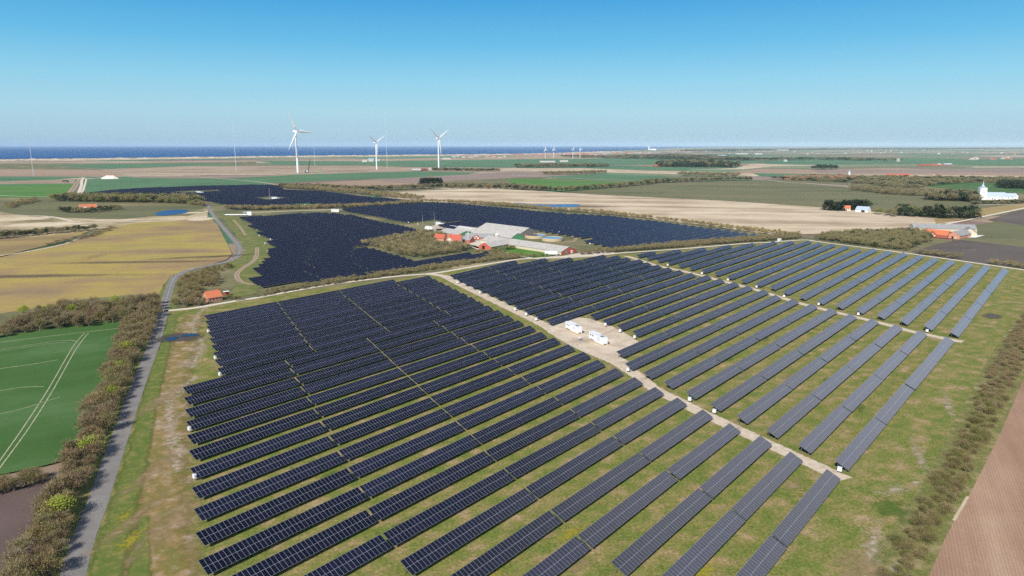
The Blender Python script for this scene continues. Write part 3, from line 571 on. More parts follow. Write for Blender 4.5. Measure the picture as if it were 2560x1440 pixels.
# inverter cabinets at row ends
def cabinet():
    e=empty('inverter_cabinet'); b=MB(); b.box((0,0,1.25),(1.15,.7,1.15)); b.box((0,-.06,1.86),(1.25,.95,.06)); b.build('cabinet',M['white'],e)
    for x in (-.4,.4):
        q=MB(); q.box((x,0,.33),(.09,.09,.68)); q.build('leg',M['grey_metal'],e)
    q=MB(); q.box((0,-.36,1.2),(.9,.02,.8)); q.build('door',M['white'],e); return e
cab=cabinet(); first=True
def copy_tree(o,parent=None):
    c=o.copy(); link(c,parent)
    for ch in o.children: copy_tree(ch,c)
    return c
for lst,lab,grp in ((  [(520.5,828),(538,894),(549.5,935.5),(473.5,1072),(486.5,1191)],'white inverter cabinet on legs at the roadside end of the left block','inverter cabinets of the left block'),
    ([(1144,705.5),(1200,731),(1288,772.5),(1315.5,785),(1340.5,797.5),(1513.5,811),(1550.5,826.5),(1587,842),(1570,923.5),(1724.5,997.5),(1786,1027.5),(2099.5,1173)],'white inverter cabinet on legs beside the central gravel track','inverter cabinets along the central track'),
    ([(1669.5,662),(1755,683),(1820,699),(1891.7,716.5),(1960.3,740),(2047,760),(2146,784.5),(2318,826.5)],'white inverter cabinet on legs beside the narrow track of the right block','inverter cabinets of the right block'),
    ([(643,574),(648,589),(676.5,598),(663,608),(669,628),(632,699)],'small white cabinet at the left edge of the field beyond the gravel road','cabinets at the edge of the far left field'),
    ([(1417.5,586),(1398,580.5),(1380,577),(1330,572),(1475,609),(1521,615.5),(1045,560),(1021,556),(986,549),(964,545.5),(904,532)],'small white cabinet at a row end in the field behind the farm','cabinets at the row ends behind the farm')):
    for p in lst:
        e=cab if first else copy_tree(cab); first=False
        g=G(*p,1.2); e.location=(g.x,g.y,0); e.rotation_euler=(0,0,R(50.7)+math.pi*1.5); tag(e,lab,'cabinet',grp)
# ------------------------------------------------------------------ transformer stations
def station(px1, px2, W, H, label, group=None, simple=False):
    a=G(*px1); c=G(*px2); d=(c-a); L=d.length; d/=L; n=Vector((-d.y,d.x,0)); 
    if n.y<0: n=-n
    mid=(a+c)/2+n*W/2; ang=math.atan2(d.y,d.x); e=empty('transformer_station',(mid.x,mid.y,0),ang); tag(e,label,'transformer station',group)
    q=MB(); q.box((0,0,.2),(L+.5,W+.5,.5)); q.build('plinth',M['concrete'],e)
    q=MB(); q.box((-L*.24,0,.45+H*.5),(L*.50,W,H)); q.box((L*.26,0,.45+H*.47),(L*.48,W-.12,H*.94)); q.build('body',M['white'],e)
    q=MB(); q.box((-L*.24,0,.5+H),(L*.53,W+.5,.12)); q.build('roof',M['white'],e)
    q=MB(); q.box((L*.28,0,.49+H*.94),(L*.2,W*.6,.08)); q.build('roof_hatch',M['grey_metal'],e)
    s=-1 if n.dot(Vector((-d.y,d.x,0)))>0 else 1
    for x in (-L*.36,-L*.2):
        q=MB(); q.box((x,s*(W/2+.02),.45+H*.68),(L*.07,.05,H*.22)); q.build('vent',M['dark'],e)
    for x in (.1,.16,.22,.28):
        q=MB(); q.box((L*x+.2,s*(W/2-.04),.45+H*.55),(.16,.05,H*.55)); q.build('louvre',M['grey_metal'],e)
    q=MB(); q.box((-L*.28,s*(W/2+.03),.62),(L*.3,.06,.3)); q.build('skirting_grille',M['dark'],e)
    q=MB(); q.box((L/2+.0,0,.62),(.08,W*.6,.32)); q.build('end_grille',M['dark'],e)
station((1413.5,822),(1444,836),2.6,3.5,'white transformer station left of its twin on the central gravel yard')
station((1471.9,848),(1506.4,864.5),2.8,3.5,'white transformer station nearer the front rows on the central gravel yard')
station((1063,574),(1080,576),3,3.6,'white transformer station on the gravel left of the grey barns')
station((1089,563),(1104,566),3,3.4,'white transformer station against the panels behind the farm')
station((828,530),(847,530),3,3.6,'white transformer station at the end of the pale track')
station((490,484),(502,485),6,4,'white transformer station in the far field below the green crop')
station((679,499),(692,500),6,4,'white transformer station beside a thin mast in the far field')
q=G(1451,851); e=empty('switch_cabinet',(q.x,q.y,0),R(20)); tag(e,'small grey switch cabinet between the two white transformer stations','cabinet')
m_=MB(); m_.box((0,0,.5),(1.5,.7,1.0)); m_.build('cabinet_body',M['grey_metal'],e); m_=MB(); m_.box((.1,.9,.8),(1,.6,1.5)); m_.build('white_box',M['white'],e)
def mast(px, h, r, name='mast', label='', mat='mast', guy=False, cat='mast', group=None):
    g=G(*px); e=empty(name,(g.x,g.y,0)); tag(e,label,cat,group); q=MB()
    if r>.3:
        for i in range(3):
            a=i*2.094; q.tube((r*math.cos(a),r*math.sin(a),0),(r*math.cos(a)*.6,r*math.sin(a)*.6,h),r*.28,r*.22,4)
        for k in range(int(h/(r*6))):
            z=k*r*6; a=k*2.094; q.tube((r*math.cos(a),r*math.sin(a),z),(r*math.cos(a+2.094),r*math.sin(a+2.094),z+r*6),r*.16,r*.16,3)
    else: q.tube((0,0,0),(0,0,h),r,r*.5,6)
    q.build('shaft',M[mat],e)
    q=MB(); q.tube((0,0,h),(0,0,h+1),r*.5,r*.2,5); q.build('tip',M[mat],e); return e
mast((1464,824),7,.06,'lightning_rod','thin lightning rod behind the left white station on the gravel yard')
mast((1484,833),7,.06,'lightning_rod','thin lightning rod behind the right white station on the gravel yard')
mast((1057,566),13,.12,'lightning_rod','thin rod standing left of the stations near the farm')
mast((1086,562),14,.12,'lightning_rod','thin rod between the two white stations near the farm')
mast((675,503),22,.25,'lightning_rod','thin mast beside the white station in the far field')
# white sign board box by the road, far corner
q=G(1948,604); e=empty('white_kiosk',(q.x,q.y,0),R(10)); tag(e,'white box shaped kiosk beside the gravel road above the right block','kiosk')
m_=MB(); m_.box((0,0,1.6),(3,2.4,2.8)); m_.build('kiosk_body',M['white'],e); m_=MB(); m_.box((0,0,3.06),(3.3,2.7,.12)); m_.build('kiosk_roof',M['white'],e); m_=MB(); m_.box((.3,-1.22,1.4),(.9,.05,2)); m_.build('door',M['grey_metal'],e)
# ------------------------------------------------------------------ buildings
def gable(name, label, cat, cx, cy, hd, L, W, eave, ridge, wm='brick', rm='tile', over=.45, windows=(), doors=(), chim=(), group=None, dormer=None, z=0, frames=True, gables=None, apse=False):
    e=empty(name,(cx,cy,z),R(90-hd)); tag(e,label,cat,group); tag(e,group=group)
    b=MB(); x0,x1,y0,y1=-L/2,L/2,-W/2,W/2
    b.face([(x0,y0,-.1),(x1,y0,-.1),(x1,y0,eave),(x0,y0,eave)]); b.face([(x1,y1,-.1),(x0,y1,-.1),(x0,y1,eave),(x1,y1,eave)])
    b.face([(x1,y0,-.1),(x1,y1,-.1),(x1,y1,eave),(x1,0,ridge-.06),(x1,y0,eave)],m=1 if gables else 0); b.face([(x0,y1,-.1),(x0,y0,-.1),(x0,y0,eave),(x0,0,ridge-.06),(x0,y1,eave)],m=1 if gables else 0)
    b.build('wall',[M[wm]]+([M[gables]] if gables else []),e)
    r=MB(); sl=(ridge-eave)/(W/2); yo=W/2+over; zo=eave-sl*over; t=.16
    for s in (-1,1):
        P=[(x0-over*.6,s*yo,zo),(x1+over*.6,s*yo,zo),(x1+over*.6,0,ridge),(x0-over*.6,0,ridge)]
        Q=[(p[0],p[1],p[2]+t) for p in P]
        if s<0: P,Q=P,Q
        r.face(Q if s<0 else Q[::-1]); r.face(P[::-1] if s<0 else P)
        for i in (0,1,3): j=(i+1)%4; r.face([P[i],P[j],Q[j],Q[i]])
    rf=r.build('roof',M[rm],e)
    for x in chim:
        q=MB(); q.box((x,0,ridge+.35),(.7,.7,1.5)); q.box((x,0,ridge+1.15),(.85,.85,.12)); q.build('chimney',M['brick'],rf)
    def place(side,p,zc,w,h,mat,nm,depth=.08):
        q=MB()
        if side=='F': c=(p,y0-depth/2,zc); d=(w,depth,h)
        elif side=='B': c=(p,y1+depth/2,zc); d=(w,depth,h)
        elif side=='R': c=(x1+depth/2,p,zc); d=(depth,w,h)
        else: c=(x0-depth/2,p,zc); d=(depth,w,h)
        q.box(c,d); return q.build(nm,M[mat],e),side,c,d
    for side,p,zc,w,h in windows:
        f,sd,c,d=place(side,p,zc,w+.2,h+.2,'white','window'); q=MB()
        g=list(c); i=1 if side in 'FB' else 0; g[i]+=(-1 if side in 'FL' else 1)*.05; dd=list(d); dd[i]=.04; dd[1-i]=w; dd[2]=h; q.box(g,dd); q.build('pane',M['dark'],f)
    for side,p,w,h,mat in doors: place(side,p,h/2,w,h,mat,'door',.12)
    if dormer:
        x,w,side=dormer; s=-1 if side=='F' else 1; q=MB(); dz=eave+ (ridge-eave)*.72
        A=(x-w/2,s*(W/2+.15),0);B_=(x+w/2,s*(W/2+.15),0)
        q.face([A,B_,(B_[0],B_[1],eave),(x,B_[1],dz),(A[0],A[1],eave)] if s<0 else [B_,A,(A[0],A[1],eave),(x,A[1],dz),(B_[0],B_[1],eave)])
        q.build('gable_front',M[gables or wm],e); q=MB(); zi=dz+.12
        for k in (-1,1):
            q.face([(x+k*(w/2+.3),s*(W/2+.5),eave-.1),(x,s*(W/2+.5),zi),(x,s*W*.06,zi),(x+k*(w/2+.3),s*W*.36,eave+ (ridge-eave)*.25)])
        q.build('dormer_roof',M[rm],e)
        for dx,zz in ((-w*.25,1.5),(w*.25,1.5),(0,eave+.3)):
            q=MB(); q.box((x+dx,s*(W/2+.2),zz),(w*.2,.1,1.3)); q.build('window',M['white'],e)
    return e
def house_px(p1,p2,W,eave,ridge,name='house',label='',cat='house',**k):
    a=G(*p1); c=G(*p2); d=c-a; L=d.length; d/=L; n=Vector((-d.y,d.x,0)); 
    if n.dot(a)<0: d=-d; n=-n
    m=(a+c)/2+n*W/2
    return gable(name,label,cat,m.x,m.y,math.degrees(math.atan2(d.x,d.y)),L,W,eave,ridge,**k)
# brick cottage by the junction
house_px((520.6,755.6),(556,750),7.6,2.7,6.0,label='small brick cottage with orange tiled roof beside the gravel road junction',name='cottage',wm='brick_light',rm='tile',windows=[('F',-3.3,1.5,.8,1.2),('F',-1.2,1.5,.8,1.2),('F',1.0,1.5,.8,1.2),('F',3.0,1.5,.8,1.2),('L',0,1.5,1.2,1.2)],chim=(4.1,))
g=G(566,738); e=empty('garden_shelter',(g.x,g.y,0),R(30)); tag(e,'flat white roofed shelter with brick wall at the cottage right side','shelter')
q=MB(); q.box((0,0,2.5),(3.6,2.8,.16)); q.build('shelter_roof',M['lime'],e); q=MB(); q.box((1.6,0,1.2),(.2,2.6,2.5)); q.box((0,1.3,1.2),(3.2,.2,2.5)); q.build('shelter_wall',M['brick'],e)
# dairy farm in the middle
gable('barn','long grey roofed barn with red brick gable nearest the gravel road','barn',50.3-.682*54,622+.731*54,-43,108,20,2.6,6.2,wm='cream',gables='brick',rm='eternit',windows=[('F',-46+i*9,1.5,2.2,.8) for i in range(10)],doors=[('L',-3.5,2.4,2.8,'lime'),('L',3.5,2.6,3.2,'grey_metal')])
gable('barn','short red brick barn with dark open doorway in the gable','barn',-14,663,38,36,14.5,2.8,6.2,wm='redtile',rm='eternit',doors=[('L',1.5,3.2,3.2,'dark')],windows=[('F',-12+i*5,1.4,1.6,1.0) for i in range(6)])
gable('barn','wide grey roofed cattle shed with green gable behind the long barn','barn',5.6-.682*46,704+.731*46,-43,92,17,4.2,8.2,wm='green_sheet',rm='eternit',gables='green_sheet')
gable('barn','tallest grey roofed shed with dark grey gable at the back of the farm','barn',18-.682*34,740+.731*34,-43,68,25,4.5,9.4,wm='grey_sheet',rm='eternit')
g=G(1142,592); gable('barn','low green walled shed at the left end of the grey farm roofs','barn',g.x-1,g.y+12,-43,34,24,3.2,6.2,wm='green_sheet',rm='eternit')
g=G(1154,606); gable('stable','red brick stable wing with grey roof beside the courtyard','stable',g.x,g.y+5,118,24,10,2.8,5.6,wm='brick',rm='eternit2',windows=[('F',-8+i*4,1.5,1.4,1.2) for i in range(5)],gables='redtile')
g=G(1200,600); gable('stable','red brick courtyard range with a small gable in its roof','stable',g.x,g.y+7,100,30,10,2.8,5.8,wm='brick',rm='eternit2',windows=[('F',-11+i*4.4,1.5,1.4,1.2) for i in range(6)],dormer=(-3,7,'F'))
g=G(1135,611); gable('farmhouse','red roofed farmhouse with cream front gable among the bare trees','house',g.x,g.y+8,100,14,9,3.2,8.6,wm='brick_light',rm='redtile',gables='cream',dormer=(-4,7,'F'))
g=G(1100,603); gable('farmhouse','smaller red roofed house half hidden behind bare trees','house',g.x,g.y+6,112,11,7,2.8,6.4,wm='brick_light',rm='redtile',gables='cream')
def tank(px,r,h,label,half=False):
    c=G(*px); e=empty('slurry_tank',(c.x,c.y,0)); tag(e,label,'tank','slurry tanks behind the barns'); b=MB(); n=40
    for i in range(n):
        a0=2*math.pi*i/n; a1=2*math.pi*(i+1)/n; A=(r*math.cos(a0),r*math.sin(a0)); B_=(r*math.cos(a1),r*math.sin(a1))
        b.face([A+(0,),B_+(0,),B_+(h,),A+(h,)]); C=(A[0]*.97,A[1]*.97); D=(B_[0]*.97,B_[1]*.97); b.face([A+(h,),B_+(h,),D+(h,),C+(h,)]); b.face([D+(0,),C+(0,),C+(h,),D+(h,)])
    b.build('wall',M['concrete'],e); q=MB(); q.face([(r*.97*math.cos(2*math.pi*i/n),r*.97*math.sin(2*math.pi*i/n),h-.5) for i in range(n)]); q.build('slurry_surface',M['bluewater'],e)
    if half:
        q=MB(); q.face([(r*.96*math.cos(a),r*.96*math.sin(a),h-.45) for a in [math.pi*.45+math.pi*1.1*i/20 for i in range(21)]]); q.build('cover',M['brown'],e)
tank((1381,601),10.8,3.0,'round open tank with blue water, nearer of the two behind the barns')
tank((1339,594),11.2,3.0,'round tank half covered in brown, farther of the two',True)
g=G(1243,603); e=empty('silo',(g.x,g.y-6,0)); tag(e,'small tan cylindrical silo with pale cap between the barns','silo')
q=MB(); q.tube((0,0,0),(0,0,7.4),2,2,20); q.build('tank',M['cream'],e); q=MB(); q.tube((0,0,7.4),(0,0,8.6),2.1,.9,20); q.build('cap',M['lime'],e)
g=G(1170.5,607); e=empty('small_wind_turbine',(g.x,g.y,0)); tag(e,'small white turbine with one long level blade over the farm courtyard','wind turbine')
q=MB(); q.tube((0,0,0),(0,0,14),.35,.22,10); q.build('tower',M['turbine'],e); q=MB(); q.box((0,0,14.2),(2,.7,.7)); q.build('nacelle',M['turbine'],e)
q=MB(); q.tube((1.5,-.8,14.1),(-18,-.8,17.4),.5,.12,6); q.tube((1.5,-.8,14.1),(4,-.8,13.7),.5,.3,6); q.build('blade',M['turbine'],e)
g=G(1378,638); e=empty('truck_trailer',(g.x,g.y,0),R(-10)); tag(e,'white box trailer parked at the front corner of the long barn','trailer')
q=MB(); q.box((0,0,2.4),(11,2.6,2.9)); q.build('cargo_box',M['white'],e)
for x in (-4,-2.8,3.6):
    q=MB(); q.tube((x,-1.3,.5),(x,1.3,.5),.5,.5,12); q.build('wheel',M['dark'],e)
q=MB(); q.box((5.2,-2.6,.9),(2.6,1.7,1.2)); q.build('drawbar_unit',M['grey_metal'],e)
g=G(1256,623); e=empty('green_cage',(g.x,g.y,0),R(20)); tag(e,'low green mesh cage on the lawn by the brick barn','cage')
q=MB(); q.box((0,0,1.1),(6.5,2.4,2.0)); q.build('mesh_wall',M['green_sheet'],e); q=MB(); q.box((0,0,2.15),(6.8,2.7,.1)); q.build('cage_roof',M['grey_metal'],e)
g=G(1081,576); e=empty('switch_cabinet',(g.x+8,g.y-1,0),R(10)); tag(e,'dark flat box on the gravel beside the white farm station','cabinet'); q=MB(); q.box((0,0,1),(7,2.5,1.8)); q.build('cabinet_body',M['dark'],e); q=MB(); q.box((0,0,1.95),(7.2,2.7,.1)); q.build('cabinet_roof',M['grey_metal'],e)
for px,lab,sc_ in (((613,537),'grey equipment box at the near end of the pale track',1.0),((624,538),'pale blue equipment box beside the grey one on the pale track',1.2),((765,516),'white frame standing alone between the far panel fields',.8)):
    g=G(*px); e=empty('substation_box',(g.x,g.y,0)); tag(e,lab,'cabinet'); q=MB(); q.box((0,0,2*sc_),(5*sc_,3,4*sc_)); q.build('box_body',M['grey_metal' if 'grey' in lab[:5] else 'lime'],e); q=MB(); q.box((0,0,4.05*sc_),(5.4*sc_,3.3,.15)); q.build('box_roof',M['lime'],e)
g=G(590,539); e=empty('pipe_rack',(g.x,g.y,0)); tag(e,'low white pipe rack on the gravel plot beside the road bend','pipe rack')
q=MB(); 
for y in (0,3,6): q.tube((-16,y,1),(14,y,1),.35,.35,6)
q.build('pipes',M['lime'],e)
q=MB()
for x in range(-16,15,6): q.box((x,3,.5),(.3,8,1))
q.build('supports',M['grey_metal'],e)
# farm with orange house on the right
house_px((2309,590),(2367,596),9,3.0,7.4,label='orange tiled farmhouse with brick front gable in front of grey roofs',name='farmhouse',wm='brick',rm='tile',dormer=(-3,9,'F'),windows=[('F',-11,1.5,1.2,1.2),('F',6,1.5,1.2,1.2),('F',10,1.5,1.2,1.2)],chim=(-11.5,))
house_px((2399,598),(2427,592),11.5,3.4,7.6,label='pink brick barn with grey roof and gable toward the ploughed soil',name='barn',cat='barn',wm='brick_light',rm='eternit2',doors=[('L',1,1.6,2.4,'dark'),('L',-2,1.6,2.0,'cream')],windows=[('L',2.9,2.2,1,.7)])
g=G(2370,581); gable('barn','long dark grey roofed barn behind the orange tiled farmhouse','barn',g.x+2,g.y+14,101,64,15,3.4,7.6,wm='cream',rm='eternit2')
g=G(2433,590); gable('barn','cream gabled barn at the right end of the grey roofs','barn',g.x,g.y+8,28,24,13,3.6,8.2,wm='cream',rm='eternit2')
sheet('farmyard',[(2415,594),(2436,588),(2462,588),(2440,594)],M['lime'],Z1+.1)
# church on the right
g=G(2456,499); e=empty('church',(g.x,g.y,0),R(-12)); e.scale=(1.06,1.06,1.1); tag(e,'white village church with square tower, pointed spire and long nave','church')
q=MB(); q.box((0,4,9),(10.4,10.4,18.6)); q.build('tower',M['lime'],e)
q=MB(); ap=(0,4,21)
q.face([(-5.2,-1.2,18.3),(5.2,-1.2,18.3),(0,-1.2,21.4)]); q.face([(5.2,9.2,18.3),(-5.2,9.2,18.3),(0,9.2,21.4)]); q.face([(5.2,-1.2,18.3),(5.2,9.2,18.3),(0,9.2,21.4),(0,-1.2,21.4)]); q.face([(-5.2,9.2,18.3),(-5.2,-1.2,18.3),(0,-1.2,21.4),(0,9.2,21.4)]); q.build('tower_roof',M['bluegrey'],e)
q=MB(); prof=[(3.4,20.2),(1.9,22),(1.0,24.5),(.4,28),(.05,31.5)]
for (r0,z0),(r1,z1) in zip(prof,prof[1:]): q.tube((0,4,z0),(0,4,z1),r0,r1,8)
q.build('spire',M['bluegrey'],e)
q=MB(); q.box((.5,-1.26,12),(.9,.12,1.8)); q.build('tower_window',M['dark'],e)
def nave(x0,x1,W,eave,ridge,y,nm):
    b=MB(); y0=y-W/2; y1=y+W/2
    b.prism([(x0,y0),(x1,y0),(x1,y1),(x0,y1)],0,eave); b.face([(x1,y0,eave),(x1,y1,eave),(x1,y,ridge-.1)]); b.face([(x0,y1,eave),(x0,y0,eave),(x0,y,ridge-.1)]); w=b.build(nm+'_wall',M['lime'],e)
    r=MB()
    for s in (-1,1):
        P=[(x0-.2,y+s*(W/2+.4),eave-.2),(x1+.2,y+s*(W/2+.4),eave-.2),(x1+.2,y,ridge),(x0-.2,y,ridge)]; Q=[(a,b_,c+.2) for a,b_,c in P]; r.face(Q if s<0 else Q[::-1]); r.face(P); 
        for i in range(4): j=(i+1)%4; r.face([P[i],P[j],Q[j],Q[i]])
    r.build(nm+'_roof',M['bluegrey'],e)
nave(4.3,34,9.5,6.0,11.6,4,'nave'); nave(34,50,8.6,5.4,10.2,4,'chancel')
q=MB(); q.tube((50,4,0),(50,4,5.4),4.3,4.3,24); q.tube((50,4,5.4),(50,4,9.8),4.5,.2,24); q.build('apse',M['lime'],e)
b_=MB(); b_.prism([(14,-5),(19,-5),(19,-.7),(14,-.7)],0,3.2); b_.face([(14,-5,3.2),(19,-5,3.2),(16.5,-5,5.6)]); b_.build('porch',M['lime'],e)
q=MB(); q.face([(13.6,-5.2,3.0),(16.5,-5.2,5.8),(16.5,0,5.8),(13.6,0,3.0)]); q.face([(16.5,-5.2,5.8),(19.4,-5.2,3.0),(19.4,0,3.0),(16.5,0,5.8)]); q.build('porch_roof',M['lime'],e)
q=MB(); q.box((16.5,-5.05,1.2),(1.4,.1,2.2)); q.build('porch_door',M['dark'],e)
for x in (9,24,29,38,44):
    q=MB(); q.box((x,-.84 if x<34 else -.35,3.4),(.9,.14,1.8)); q.build('window',M['dark'],e)
# other houses, nearest to the camera first
white_far='white walled farm buildings scattered far off'
for p1,p2,W,ea,ri,nm,cat,lab,kw in [
 ((2107,526),(2126,526.5),8,3,7,'cottage','house','white cottage with orange roof before the dark pines',dict(wm='lime',rm='tile',windows=[('F',-2.5,1.5,1.2,1.2),('F',2.5,1.5,1.2,1.2)],doors=[('F',0,1.1,2.1,'dark')])),
 ((2138,529),(2169,531),12,3.2,7.6,'barn','barn','white barn with pale grey roof beside the white cottage',dict(wm='lime',rm='bluegrey',doors=[('F',2,5,2.6,'dark')])),
 ((200,525),(243,523),9,3,7.6,'farmhouse','house','lone orange roofed farmhouse in the fallow fields at left',dict(wm='lime',rm='tile',dormer=(-5,8,'F'),windows=[('F',8,1.5,1.6,1.3)])),
 ((184,527),(200,527),9,2.8,4.2,'carport','carport','dark flat roofed carport against the lone orange roofed farmhouse',dict(wm='grey_sheet',rm='dark')),
 ((2366,499),(2385,500),9,2.6,7,'house','house','house with bright orange hipped roof in trees left of church',dict(wm='brick',rm='tile')),
 ((2372,537),(2402,539),10,3,7.2,'house','house','white house with orange roof behind the dark tree belt',dict(wm='lime',rm='tile',dormer=(-6,8,'F'))),
 ((2330,414),(2345,414),14,4,9,'barn','barn','red farm range far right, leftmost of its row',dict(wm='brick',rm='tile')),
 ((2298,415),(2330,414.5),14,3.5,8,'barn','barn','long pinkish red barn far right on the plain',dict(wm='brick',rm='tile')),
 ((2338,414),(2355,413.5),16,4,9,'barn','barn','pale roofed barn beside the long red barn far right',dict(wm='brick',rm='lime')),
 ((2362,413.5),(2382,413),16,4,9,'barn','barn','pale roofed barn at the right end of the far red farm',dict(wm='brick',rm='bluegrey')),
 ((1030,428),(1052,428),24,4,9,'barn','barn','white roofed shed right of the middle turbine',dict(wm='grey_sheet',rm='lime')),
 ((1052,427),(1070,426),24,4,9,'barn','barn','pinkish red roofed farm beside the white roofed shed',dict(wm='brick',rm='redtile')),
 ((1072,424),(1082,424),20,4,7,'shed','shed','small white shed left of the right hand turbine',dict(wm='lime',rm='lime')),
 ((920,404),(934,404),40,12,18,'hall','hall','pale blue hall behind the middle turbine near the dunes',dict(wm='lime',rm='bluegrey')),
 ((905,405),(918,405),40,6,12,'hall','hall','low cream hall left of the pale blue hall',dict(wm='cream',rm='lime')),
 ((936,402.5),(950,402.5),30,5,9,'hall','hall','low white shed right of the pale blue hall',dict(wm='lime',rm='lime')),
 ((1105,398.5),(1127,398.5),30,6,10,'hall','hall','white shed behind the right hand turbine near the dunes',dict(wm='lime',rm='lime')),
 ((1350,408),(1388,408),40,5,12,'barn','barn','wide white barn roof below the four small turbines',dict(wm='grey_sheet',rm='lime')),
 ((1400,405),(1420,405),30,6,10,'barn','barn','low white barn right of the wide white roof',dict(wm='lime',rm='lime')),
 ((2268,371),(2302,372),60,10,16,'hall','hall','long white hall near the horizon at right',dict(wm='lime',rm='lime')),
 ((1944,376),(1972,376),60,10,16,'hall','hall','long grey white hall near the horizon at right centre',dict(wm='lime',rm='bluegrey')),
 ((2085,396),(2112,395),40,5,9,'barn','barn','white farm roofs on the purple field far right',dict(wm='lime',rm='lime')),
 ((1776,392),(1790,392),40,6,12,'barn','barn','white farm group right of the distant town, left half',dict(wm='lime',rm='lime')),
 ((1796,391),(1816,391),40,6,12,'barn','barn','white farm group right of the distant town, right half',dict(wm='lime',rm='bluegrey')),
 ((1840,386),(1870,386),50,6,12,'hall','hall','pale greenhouses right of the white farm group',dict(wm='lime',rm='lime')),
 ((1888,386.5),(1906,386.5),40,8,14,'hall','hall','pale hall beside dark silos near the far plain',dict(wm='lime',rm='lime')),
 ((1961,404.5),(1968,404.5),20,8,12,'house','house','tiny white house alone in the green far field',dict(wm='lime',rm='bluegrey')),
 ((2244,404),(2249,404),20,14,18,'silo_house','silo','white tower like block far right among hedges',dict(wm='lime',rm='lime')),
 ((1635,416),(1652,416),18,4,8,'house','house','red roofed house in front of the far pine wood, left one',dict(wm='brick',rm='redtile')),
 ((1662,416),(1678,416),18,4,8,'house','house','red roofed house in front of the far pine wood, right one',dict(wm='brick',rm='redtile')),
 ((2342,443),(2352,441.5),14,4,9,'house','house','white gabled red roofed house in trees far right',dict(wm='lime',rm='redtile')),
 ((155,456),(168,456),8,3,5,'shed','shed','dark low shed on the dirt strip far left',dict(wm='grey_sheet',rm='dark')),
]:
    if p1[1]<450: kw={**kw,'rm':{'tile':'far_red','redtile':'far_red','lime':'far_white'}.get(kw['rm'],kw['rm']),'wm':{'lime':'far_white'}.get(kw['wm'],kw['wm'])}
    house_px(p1,p2,W,ea,ri,name=nm,label=lab,cat=cat,**kw)
rh=random.Random(5)
def village(n,x0,x1,yf,label,group,mats,sz=(9,16),h=(3,7)):
    for i in range(n):
        x=rh.uniform(x0,x1); y=yf(x)+rh.uniform(-1.6,1.6); g=G(x,y); L=rh.uniform(*sz)
        rm,wm=rh.choice(mats)
        gable('house',label,'house',g.x,g.y,rh.uniform(60,130),L,L*.5,h[0],h[1],wm=wm,rm=rm,group=group)
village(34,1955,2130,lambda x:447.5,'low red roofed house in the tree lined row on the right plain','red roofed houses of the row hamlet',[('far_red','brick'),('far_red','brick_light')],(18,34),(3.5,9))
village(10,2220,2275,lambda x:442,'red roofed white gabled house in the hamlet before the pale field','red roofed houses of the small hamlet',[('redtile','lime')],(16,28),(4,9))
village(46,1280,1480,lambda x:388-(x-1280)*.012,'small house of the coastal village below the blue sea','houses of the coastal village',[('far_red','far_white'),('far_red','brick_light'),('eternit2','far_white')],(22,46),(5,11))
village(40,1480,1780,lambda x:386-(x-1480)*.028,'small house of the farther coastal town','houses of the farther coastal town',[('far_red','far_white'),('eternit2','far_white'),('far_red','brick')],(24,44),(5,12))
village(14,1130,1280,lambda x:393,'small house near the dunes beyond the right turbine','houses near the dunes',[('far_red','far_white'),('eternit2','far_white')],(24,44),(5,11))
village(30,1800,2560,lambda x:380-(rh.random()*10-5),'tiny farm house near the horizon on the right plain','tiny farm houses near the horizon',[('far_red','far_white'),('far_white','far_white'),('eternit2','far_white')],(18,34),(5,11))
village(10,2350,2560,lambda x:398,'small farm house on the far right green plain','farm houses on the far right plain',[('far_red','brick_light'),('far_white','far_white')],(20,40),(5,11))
for x,y,h in ((1622,375.5,70),(2122,444,16),(488,500,1)):
    if h<5: continue
    g=G(x,y); e=empty('lighthouse_church' if h>50 else 'chapel_tower',(g.x,g.y,0)); tag(e,'white church on a rise in the farther coastal town' if h>50 else 'small white chimney like tower in the red roofed row','church' if h>50 else 'tower')
    q=MB(); q.box((0,0,h/2),(h*.3,h*.3,h)); q.build('tower',M['lime'],e); q=MB(); q.tube((0,0,h),(0,0,h*1.35),h*.17,.1,8); q.build('spire',M['bluegrey'],e)
    if h>50: q=MB(); q.box((80,0,14),(120,30,28)); q.build('nave',M['lime'],e)
